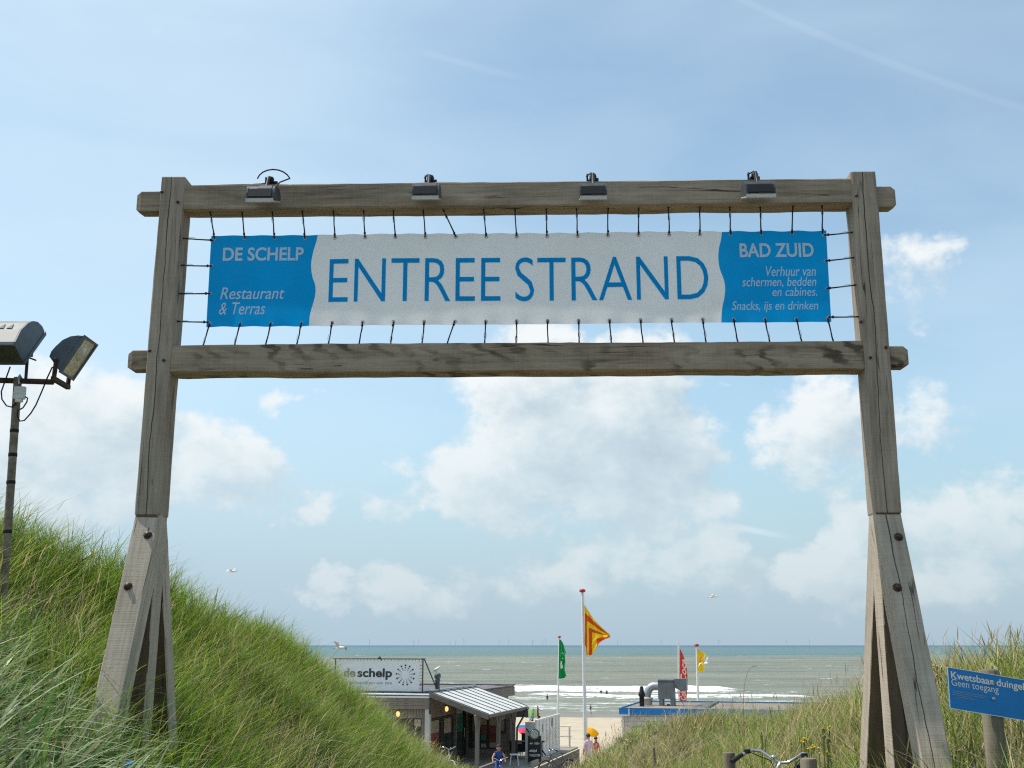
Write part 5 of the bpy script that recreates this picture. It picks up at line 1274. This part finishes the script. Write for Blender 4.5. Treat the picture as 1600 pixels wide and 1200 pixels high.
SIT.update(knL=(.14, -.40, .42), anL=(.14, -.62, .07), toL=(.14, -.76, .04), knR=(-.14, -.40, .42), anR=(-.14, -.62, .07), toR=(-.14, -.76, .04), wrL=(.18, -.32, .45), hdL=(.16, -.40, .46), elL=(.24, -.08, .50), elR=(-.24, -.08, .50), wrR=(-.18, -.32, .45), hdR=(-.16, -.40, .46))
RIDE = dict(STAND, pelvis=(0, .30, .98), waist=(0, .24, 1.12), chest=(0, .12, 1.34), neck=(0, .06, 1.48), jaw=(0, .02, 1.55), head=(0, .0, 1.63), crown=(0, .02, 1.72), shL=(.17, .10, 1.41), shR=(-.17, .10, 1.41), elL=(.30, -.06, 1.20), elR=(-.30, -.06, 1.20), wrL=(.29, -.26, 1.06), wrR=(-.29, -.26, 1.06), hdL=(.28, -.34, 1.05), hdR=(-.28, -.34, 1.05),
            hpL=(.09, .28, .96), knL=(.12, -.14, .80), anL=(.11, -.02, .40), toL=(.11, -.16, .36), hpR=(-.09, .28, .96), knR=(-.12, -.04, .62), anR=(-.11, .04, .20), toR=(-.11, -.10, .17))
M['kidblue'] = simple('blue_print_shirt', (.025, .07, .30), .7, 0, .2, .3, 8, dirt=(.20, .10, .22)); M['shirtpink'] = simple('pale_pink_shirt', (.68, .50, .58), .8); M['trsand'] = simple('pale_trousers', (.52, .46, .38), .8)
M['shirtred'] = simple('red_shirt', (.50, .07, .05), .8); M['swim'] = simple('dark_swimwear', (.03, .03, .06), .7); M['clblack'] = simple('black_clothes', (.02, .02, .025), .8); M['clblue'] = simple('blue_clothes', (.03, .16, .38), .8)
def C(t, sl='skin', arm='skin', hips=None, th=None, shin='skin', foot='skin'): return dict(torso=t, skin='skin', sleeve=sl, arm=arm, hips=hips or t, thigh=th or hips or t, shin=shin, foot=foot)
def gpt(px, Y, py=1150):
    p = at(px, py, Y); return Vector((p.x, Y, float(ground(p.x, Y))))
kid = gpt(779.5, 43.5)
person('person', kid, R(4), 1.36, RIDE, C('kidblue', 'skin', 'skin', 'kidblue', 'kidblue'), 'child in a blue sleeveless shirt riding a bicycle up the path toward the camera', True, True)
p = gpt(919, 55.5); person('person', p, R(200), 1.72, STAND, C('shirtpink', 'shirtpink', 'skin', 'trsand', 'trsand', 'trsand', 'boxwhite'), 'person in a pale pink shirt and light trousers standing by the tall flagpole', True, False, 1.12)
p = gpt(931, 61); person('person', p, R(30), 1.6, dict(STAND, elR=(-.30, -.10, 1.2), wrR=(-.2, -.3, 1.35), hdR=(-.18, -.34, 1.43)), C('shirtred', 'shirtred', 'skin', 'trsand', 'trsand'), 'person in a red shirt beside the yellow parasol')
p = at(924, 1124, 165); person('person', Vector((p.x, 166, float(ground(p.x, 166)))), R(120), 1.35, WALK, C('swim', 'skin', 'skin', 'swim', 'skin'), 'bather in dark swimwear walking across the empty beach near the waterline')
p = gpt(840.5, 148); person('person', p, R(60), 1.6, dict(STAND, elL=(.3, -.2, 1.25), wrL=(.25, -.45, 1.2), hdL=(.25, -.53, 1.2)), C('clblack', 'skin', 'skin', 'clblack', 'clblack', 'clblack'), 'person in black standing at the pale green windbreak on the beach')
p = gpt(832, 140); person('person', p, R(-40), 1.6, SIT, C('clblue', 'clblue', 'skin', 'clblue', 'clblue'), 'person in blue sitting on the sand in front of the green windbreak')
p = gpt(842, 141); person('person', p, R(30), 1.6, SIT, C('clblack', 'skin', 'skin', 'swim', 'skin'), 'person in dark clothes sitting on the sand beside the one in blue')
p = gpt(825, 92); person('person', p, R(20), 1.65, STAND, C('shirtred', 'skin', 'skin', 'swim', 'skin'), 'dark haired person standing behind the pink and blue parasol')
p = place(2.9, 7.0, -.02); person('person', p, R(160), 1.7, dict(SIT, **{n: (q[0], q[1], q[2] + .24) for n, q in SIT.items() if n[:2] not in ('an', 'to')}), C('clblack', 'clblack', 'skin', 'clblack', 'clblack', 'clblack'), 'person in black seated at the dark terrace table')
for px, py, Y, lb in ((855, 1083, 214, 'bather standing in the surf left of the thin green flag pole'), (948, 1073, 236, 'bather in the breaking waves right of the tall flagpole'), (939, 1072, 238, 'bather farthest out in the waves beside another bather')):
    q = at(px, py + 5, Y); person('person', Vector((q.x, Y, SEA - .75)), 0, 1.6, STAND, C('swim', 'skin', 'skin', 'swim', 'skin'), lb)

def parasol(base, rad, hgt, mats, label, tilt=0., n=8):
    o = thing('parasol', base, label, 'parasol'); mb = MB(); mb.tube([base, base + Vector((0, 0, hgt + .05))], .018, 8); mb.build('pole', M['white'], o)
    mb = MB(); c = base + Vector((0, 0, hgt)); q = Matrix.Rotation(tilt, 3, 'X') @ Matrix.Rotation(tilt * .5, 3, 'Y'); vs = [c]
    for i in (1, 2, 3):
        for j in range(n * 4): a = 2 * math.pi * j / (n * 4); r_ = rad * i / 3 * (1 - .05 * abs(math.sin(a * n / 2))); vs.append(c + q @ Vector((r_ * math.cos(a), r_ * math.sin(a), -rad * .42 * (i / 3) ** 1.7)))
    m_ = n * 4
    for j in range(m_):
        mi = (j // 4) % len(mats); k = (j + 1) % m_
        for f in [(0, 1 + j, 1 + k)] + [(1 + i * m_ + j, 1 + (i + 1) * m_ + j, 1 + (i + 1) * m_ + k, 1 + i * m_ + k) for i in (0, 1)]: mb.f.append(f); mb.mi.append(mi); mb.sm.append(False)
    mb.v = [tuple(v) for v in vs]; mb.g = mb.v; mb.build('canopy', [M[m] for m in mats], o, fixn=False)
    mb = MB()
    for j in range(n): a = 2 * math.pi * j / n; mb.tube([c + Vector((0, 0, -.02)), c + q @ Vector((rad * .95 * math.cos(a), rad * .95 * math.sin(a), -rad * .40))], .006, 4)
    mb.build('ribs', M['white'], o)
p = gpt(925, 62.5); parasol(p, .44, 2.05, ['par_yellow'], 'yellow parasol behind the right dune edge by the tall flagpole', R(28))
p = gpt(825, 84); parasol(p, .72, 1.75, ['par_pink', 'par_pink', 'par_blue', 'par_blue'], 'pink and blue beach parasol behind the terrace', R(30))
# beach windbreak
p = gpt(831, 150); wb = thing('windbreak', p, 'pale green cloth windbreak held by poles near the waterline', 'windbreak')
mb = MB(); nx = 18; vs = []
for j in range(2):
    for i in range(nx + 1): t = i / nx; vs.append((-.75 + 1.5 * t, .25 * math.sin(t * 3.2 * math.pi) * .4, .08 + j * (1.15 - .12 * abs(math.sin(t * 3 * math.pi)))))
mb.add(vs, [(i, i + 1, nx + 2 + i, nx + 1 + i) for i in range(nx)], 0, None, True); mb.build('cloth', M['greenscreen'], wb, local=True, fixn=False)
for t in (0, .33, .66, 1): mb = MB(); mb.tube([(-.75 + 1.5 * t, .01, -.1), (-.75 + 1.5 * t, .01, 1.32)], .02, 6); mb.build('stake', M['stake'], wb, local=True)
# rail of the terrace, far edge
rl = thing('terrace_rail', place(1.9, 11.9, 0), 'thin white rail closing the far end of the terrace', 'railing', None, ROT)
mb = MB(); mb.tube([(-.2, 0, 1.0), (2.0, 0, 1.0)], .03, 6); mb.tube([(-.2, 0, .5), (2.0, 0, .5)], .02, 6); mb.build('rail', M['white'], rl, local=True)
for x in (0, .9, 1.9): mb = MB(); mb.bx(x - .04, x + .04, -.04, .04, -.1, .96); mb.build('rail_post', M['white'], rl, local=True)

# ------------------------------------------------------------------ bicycles
def bicycle(base, rotz, k, label, frame_m='lampgrey'):
    """heading +X"""
    o = thing('bicycle', base, label, 'bicycle', None, rotz); o.scale = (k, k, k)
    def B(name, mb, mat, par=o): return mb.build(name, mat, par, local=True)
    for x in (0, 1.08):
        mb = MB(); mb.ring((x, 0, .34), (0, 1, 0), .325, .018, 36, 8); wl = B('wheel', mb, M['rubber']); mb = MB(); mb.ring((x, 0, .34), (0, 1, 0), .300, .010, 36, 6)
        B('rim', mb, M['chrome'], wl); mb = MB()
        for j in range(18): a = 2 * math.pi * j / 18; mb.tube([(x, .02 * (-1) ** j, .34), (x + .3 * math.cos(a), 0, .34 + .3 * math.sin(a))], .0016, 3, 0, False)
        mb.tube([(x, -.05, .34), (x, .05, .34)], .022, 8); B('spokes', mb, M['steel'], wl)
        mb = MB(); mb.tube([(x + .36 * math.cos(a), 0, .34 + .36 * math.sin(a)) for a in [R(d) for d in range(-10 if x == 0 else 10, 190 if x == 0 else 130, 12)]], .020, 6); B('mudguard', mb, M[frame_m])
    mb = MB()
    for a, b, r_ in (((.42, 0, .30), (.30, 0, .86), .016), ((.42, 0, .30), (.86, 0, .80), .019), ((.345, 0, .66), (.84, 0, .90), .017), ((.42, .03, .30), (0, .03, .34), .011), ((.42, -.03, .30), (0, -.03, .34), .011), ((.31, .03, .8), (0, .03, .34), .010), ((.31, -.03, .8), (0, -.03, .34), .010)): mb.tube([a, b], r_, 8)
    mb.tube([(.87, 0, .76), (.82, 0, .96)], .021, 10); mb.tube([(.875, .045, .74), (.95, .05, .56), (1.08, .05, .34)], .012, 6); mb.tube([(.875, -.045, .74), (.95, -.05, .56), (1.08, -.05, .34)], .012, 6); B('frame', mb, M[frame_m])
    mb = MB(); mb.tube([(.82, 0, .96), (.80, 0, 1.03), (.86, 0, 1.075)], .014, 8)
    pts = [(.86, 0, 1.075), (.885, .06, 1.08), (.90, .12, 1.115), (.89, .19, 1.155), (.84, .25, 1.16), (.74, .285, 1.13), (.62, .30, 1.09)]
    mb.tube(pts, .0125, 10); mb.tube([(x, -y, z) for x, y, z in pts], .0125, 10); hb_ = B('handlebar', mb, M['chrome'])
    for sy in (1, -1):
        mb = MB(); mb.tube([(.74, sy * .285, 1.13), (.68, sy * .293, 1.11), (.60, sy * .302, 1.083)], [.0165, .018, .0165], 10); B('grip', mb, M['black'], hb_)
        mb = MB(); mb.box((.79, sy * .262, 1.155), (.05, .035, .035), None, 0, .006); mb.tube([(.80, sy * .265, 1.145), (.74, sy * .31, 1.10), (.66, sy * .325, 1.065)], .006, 6); mb.tube([(.80, sy * .25, 1.15), (.92, sy * .12, 1.08), (.90, sy * .03, .92)], .004, 5); B('brake_lever', mb, M['black'], hb_)
    mb = MB(); mb.ball((.865, .06, 1.115), .026, 0, 10, .8); B('bell', mb, M['chrome'], hb_)
    mb = MB(); mb.tube([(.30, 0, .84), (.285, 0, .96)], .013, 8); mb.add([(.12, -.09, .99), (.12, .09, .99), (.30, .07, .985), (.42, .02, .985), (.42, -.02, .985), (.30, -.07, .985), (.14, -.06, .95), (.14, .06, .95), (.38, 0, .955)], [(0, 1, 2, 5), (5, 2, 3, 4), (0, 6, 7, 1), (1, 7, 8, 3, 2), (0, 5, 4, 8, 6), (6, 8, 7), (3, 8, 4)]); B('saddle', mb, M['black'])
    mb = MB(); mb.ring((.42, -.045, .30), (0, 1, 0), .09, .008, 20, 6); mb.tube([(.42, .06, .30), (.50, .08, .15)], .010, 6); mb.tube([(.42, -.06, .30), (.34, -.08, .45)], .010, 6); mb.box((.50, .12, .15), (.09, .08, .02)); mb.box((.34, -.12, .45), (.09, .08, .02)); B('crank', mb, M['black'])
    mb = MB(); mb.box((-.1, 0, .72), (.36, .12, .014)); mb.tube([(-.2, .05, .715), (0, .05, .34)], .007, 5); mb.tube([(-.2, -.05, .715), (0, -.05, .34)], .007, 5); B('carrier', mb, M['black'])
    mb = MB(); mb.lathe((.93, 0, .84), [(.02, -.03), (.035, .02), (.036, .03), (1e-6, .034)], 12, (1, 0, 0)); B('headlamp', mb, M['steel'])
    return o
pb_ = at(1219, 1192, 9.2)
gz = pb_.z - 1.075 * .94
hd = R(48)
off = Matrix.Rotation(hd, 3, 'Z') @ Vector((.86 * .94, 0, 0))
bicycle(Vector((pb_.x - off.x, 9.2 - off.y, gz)), hd, .94, 'bicycle with a chrome handlebar between two wooden stakes by the right dune')
q = gpt(779.5, 43.5); hd = R(-90 + 4); off = Matrix.Rotation(hd, 3, 'Z') @ Vector((.30, 0, 0)) * .8
bicycle(Vector((q.x - off.x, 43.5 + .23 - off.y + .0, q.z)), hd, .80, 'small bicycle ridden by the child in blue')
q = gpt(899, 51); bicycle(q + Vector((-.3, 0, 0)), R(200), .98, 'parked bicycle with black handlebar on the sand left of the tall flagpole')
q = gpt(694, 44.5); bicycle(q + Vector((-.2, .3, .1)), R(-60), 1., 'pale bicycle parked at the left dune foot before the restaurant', 'boxwhite')

# ------------------------------------------------------------------ stakes in the dune grass
def stake(px, py, Y, r, label, lean=(0, 0), square=False):
    p = at(px, py, Y); zb = float(ground(p.x, Y)) - .2; o = thing('fence_stake', (p.x, Y, zb + .2), label, 'stake', 'old wooden stakes along the dune edges')
    mb = MB(); b = Vector((p.x + lean[0], Y + lean[1], zb)); mb.tube([b, b + (p - b) * .5 + Vector((.004, 0, 0)), p - Vector((0, 0, .012)), p], [r, r * 1.02, r, r * .88], 4 if square else 14); mb.build('stake', M['stake'], o)
    mb = MB(); c = b + (p - b) * .82; mb.ring(c, p - b, r * 1.0, .004, 14, 5); mb.build('wire', M['rust'], o)
stake(608.5, 1166, 30, .085, 'dark weathered stake, thickest of three in the left dune grass before the restaurant')
stake(632, 1163, 32, .075, 'weathered stake, middle of three in the left dune grass before the restaurant')
stake(647, 1168, 33, .06, 'thin weathered stake, rightmost of three in the left dune grass')
stake(1021, 1168, 24, .030, 'thin pale stake in the middle of the right dune grass', (.05, 0))
stake(1139, 1176, 9.6, .048, 'round wooden stake left of the chrome bicycle handlebar')
stake(1263, 1185, 8.0, .055, 'round wooden stake just right of the chrome bicycle handlebar')

# ------------------------------------------------------------------ wild flowers
M['petal'] = simple('yellow_petals', (.78, .52, .01), .6); M['stem'] = simple('green_stem', (.09, .13, .03), .7); M['umbel'] = simple('white_umbel', (.62, .60, .55), .8); M['drythistle'] = simple('dry_thistle', (.30, .22, .17), .9)
def flower(px, py, Y, mt, r, label, n=5):
    c = at(px, py, Y); zb = float(ground(c.x, Y)); o = thing('wild_flower', (c.x, Y, zb), label, 'wild flower')
    mb = MB(); hs_ = []
    for k in range(n):
        q = c + Vector((random.uniform(-1, 1) * r * 1.6, random.uniform(-1, 1) * r * 1.6, random.uniform(-1, .6) * r)); hs_.append(q); mb.tube([Vector((c.x, Y, zb)), Vector((c.x, Y, zb)) * .4 + q * .6 + Vector((random.uniform(-.02, .02), 0, 0)), q], .004, 5)
    mb.build('stem', M['stem'], o); mb = MB()
    for q in hs_:
        m_ = 10
        for j in range(m_):
            a = 2 * math.pi * j / m_; d = Vector((math.cos(a), math.sin(a), .25)); e_ = Vector((-math.sin(a), math.cos(a), 0)); rr = r * .55
            mb.add([q, q + d * rr * .6 + e_ * rr * .22, q + d * rr, q + d * rr * .6 - e_ * rr * .22], [(0, 1, 2, 3)])
        mb.ball(q + Vector((0, 0, .004)), r * .22, 0, 7)
    mb.build('flower_head', M[mt], o)
flower(665, 1156, 38, 'petal', .10, 'yellow flower at the tip of the left dune before the restaurant window')
flower(673, 1162, 38, 'petal', .08, 'smaller yellow flower right of another at the tip of the left dune')
flower(1256, 1157, 11, 'petal', .035, 'yellow flower above the stake right of the bicycle handlebar')
flower(1271, 1166, 10.5, 'petal', .035, 'yellow flower cluster just right of the stake by the bicycle')
flower(1288, 1178, 10, 'petal', .03, 'lowest yellow flower left of the right gate brace', 4)
flower(1292, 1136, 12, 'petal', .03, 'yellow flower spike nearest the right gate brace', 7)
flower(1463, 1041, 11, 'petal', .032, 'yellow flower beside the right gate brace above the blue sign')
flower(1472, 1052, 10.5, 'petal', .03, 'yellow flower between the gate brace and the top of the blue sign', 4)
flower(1079, 1137, 26, 'petal', .06, 'single yellow flower in the middle of the right dune', 2)
flower(1191, 1146, 12, 'drythistle', .03, 'brown dry thistle head above the bicycle handlebar', 3)
flower(1291, 1152, 9.5, 'drythistle', .035, 'brown dry thistle heads left of the right gate brace', 4)
flower(1492, 1176, 6.6, 'drythistle', .022, 'brown dry thistle below the left corner of the blue sign', 4)
flower(983, 1155, 30, 'umbel', .06, 'white flowers at the left end of the right dune', 4)
flower(978, 1162, 29, 'umbel', .05, 'smaller white flowers lower at the left end of the right dune', 3)
flower(645, 1160, 34, 'umbel', .10, 'pale flower tuft behind the stakes in the left dune grass', 6)
# one tall dry stem standing clear of the right dune
c0 = at(1163, 1120, 14); tp = [at(x, y, 14) for x, y in ((1163, 1150), (1161, 1100), (1163, 1070), (1168, 1050), (1176, 1041), (1184, 1040))]
o = thing('tall_dry_stem', tp[0], 'single tall bent dry stem rising against the sea', 'plant stem'); mb = MB(); mb.tube(tp, [.0045, .004, .003, .0025, .002, .0015], 6); mb.build('stem', M['drythistle'], o)
mb = MB(); mb.tube([tp[-2], tp[-1]], [.0055, .003], 6); mb.build('seed_head', M['drythistle'], o)

# ------------------------------------------------------------------ gulls
M['gullgrey'] = simple('gull_grey', (.42, .44, .46), .7); M['gullwhite'] = simple('gull_white', (.80, .80, .78), .7); M['beak'] = simple('gull_beak', (.6, .4, .05), .5)
def gull(px, py, Y, span, rotz, dih, label, fly=True, bank=0.):
    c = at(px, py, Y); o = thing('gull', c, label, 'gull'); o.rotation_euler = (0, bank, rotz); k = span / 1.3; 
    def B(name, mb, mat): return mb.build(name, mat, o, local=True)
    mb = MB(); mb.lathe((0, .26 * k, 0), [(1e-6, 0), (.03 * k, .03 * k), (.075 * k, .16 * k), (.085 * k, .27 * k), (.06 * k, .38 * k), (.045 * k, .43 * k), (.052 * k, .48 * k), (.035 * k, .53 * k), (1e-6, .55 * k)], 10, (0, -1, .08 if fly else .7)); B('body', mb, M['gullwhite'])
    mb = MB(); mb.add([(-.03 * k, .2 * k, 0), (.03 * k, .2 * k, 0), (.07 * k, .40 * k, -.02), (-.07 * k, .40 * k, -.02)], [(0, 1, 2, 3)]); mb.add([(-.03 * k, .2 * k, .006), (.03 * k, .2 * k, .006), (.07 * k, .40 * k, -.014), (-.07 * k, .40 * k, -.014)], [(3, 2, 1, 0)]); B('tail', mb, M['gullwhite'])
    hz = .04 if fly else .36
    mb = MB(); mb.lathe((0, -.28 * k if fly else -.10 * k, hz * k), [(.014 * k, 0), (.008 * k, .04 * k), (1e-6, .06 * k)], 6, (0, -1, 0)); B('beak', mb, M['beak'])
    for sx in (1, -1):
        mb = MB()
        if fly:
            up = [(0.05, -.02, .02), (.30, -.10, .02 + dih * .28), (.48, -.03, .02 + dih * .30), (.66, .10, dih * .16)]; dn = [(.05, .16, .015), (.30, .10, .015 + dih * .27), (.46, .11, .015 + dih * .29), (.66, .115, dih * .155)]
            top = [Vector((sx * a, b, c_)) * k for a, b, c_ in up + dn[::-1]]; bot = [v - Vector((0, 0, .012 * k)) for v in top]; n_ = len(top)
            mb.add(top + bot, [(0, 1, 6, 7), (1, 2, 5, 6), (2, 3, 4, 5), (n_ + 7, n_ + 6, n_ + 1, n_), (n_ + 6, n_ + 5, n_ + 2, n_ + 1), (n_ + 5, n_ + 4, n_ + 3, n_ + 2)] + [(i, (i + 1) % n_, n_ + (i + 1) % n_, n_ + i) for i in range(n_)])
        else: mb.add([Vector(v) * k for v in [(sx * .075, -.05, .16), (sx * .085, .10, .14), (sx * .03, .34, .02), (sx * .07, .10, .05), (sx * .05, -.05, .14), (sx * .04, .33, .0)]], [(0, 1, 3, 4), (1, 2, 5, 3)])
        B('wing', mb, M['gullgrey'] if sx > 0 or not fly else M['gullwhite'])
    if not fly:
        for sx in (-.03, .03): mb = MB(); mb.tube([(sx * k, .1 * k, .06 * k), (sx * k, .08 * k, -.06 * k)], .008, 5); B('leg', mb, M['beak'])
gull(364, 893, 55, 1.0, R(75), .5, 'gull flying beside the left dune, leftmost of the flying gulls', True, R(-10))
gull(531, 1013, 45, 1.05, R(60), .55, 'white gull flying just above the top edge of the roof billboard', True, R(18))
gull(1115, 933, 70, 1.25, R(80), .35, 'gull flying high right of the tall flagpole', True, R(4))
gull(1103, 1037, 60, .9, R(30), .9, 'white gull with raised wings right beside the small yellow flag', True, R(-30))
gull(801, 1081, 90, 1.1, R(50), .8, 'gull gliding low over the surf right of the restaurant roof', True, R(30))
gull(661, 1032, 52, .8, R(70), .4, 'gull passing behind the upper right corner of the roof billboard', True, R(5))
gp = pav.matrix_basis @ Vector((.36, .9, 3.84))
o = None
gull(676, 1056, 49.9, 1.0, R(70), 0, 'white gull perched on the restaurant vent pipe', False)
_g = col.objects['gull.006']; _g.location = Vector((gp.x, gp.y, gp.z + .05))

# ------------------------------------------------------------------ wind turbines on the horizon
M['turbine'] = simple('turbine_grey', (.57, .65, .70), .7)
TX = [577, 646, 653, 703, 712, 725, 780, 794, 832, 848, 853, 965, 1033, 1123, 1229, 1265]
for i, px in enumerate(TX):
    Y = 15000 + 1500 * math.sin(i * 2.3); c = at(px, 1008, Y); base = Vector((c.x, Y, SEA)); h = 66.
    nb_ = ['over the roof billboard', 'over the restaurant roof', 'left of the green flag', 'right of the tall flagpole', 'right of the yellow flag']
    w_ = nb_[0] if px < 660 else nb_[1] if px < 800 else nb_[2] if px < 880 else nb_[3] if px < 1060 else nb_[4]
    o = thing('wind_turbine', base, 'tiny grey wind turbine on the horizon %s, %s from the left' % (w_, ['first', 'second', 'third', 'fourth', 'fifth', 'sixth', 'seventh', 'eighth', 'ninth', 'tenth', 'eleventh', 'twelfth', 'thirteenth', 'fourteenth', 'fifteenth', 'last'][i]), 'wind turbine', 'wind turbines on the horizon')
    mb = MB(); mb.tube([base, base + Vector((0, 0, h))], [2.4, 1.5], 8); mb.build('tower', M['turbine'], o)
    mb = MB(); hub = base + Vector((0, -5, h)); a0 = i * 1.7
    for k in range(3):
        a = a0 + k * 2 * math.pi / 3; d = Vector((math.cos(a), 0, math.sin(a))); mb.tube([hub, hub + d * 10, hub + d * 34], [1., 1.5, .4], 4)
    mb.lathe(hub + Vector((0, -2, 0)), [(1e-6, 0), (2.2, 2), (2.2, 9), (1.4, 11)], 8, (0, 1, 0)); mb.build('rotor', M['turbine'], o)
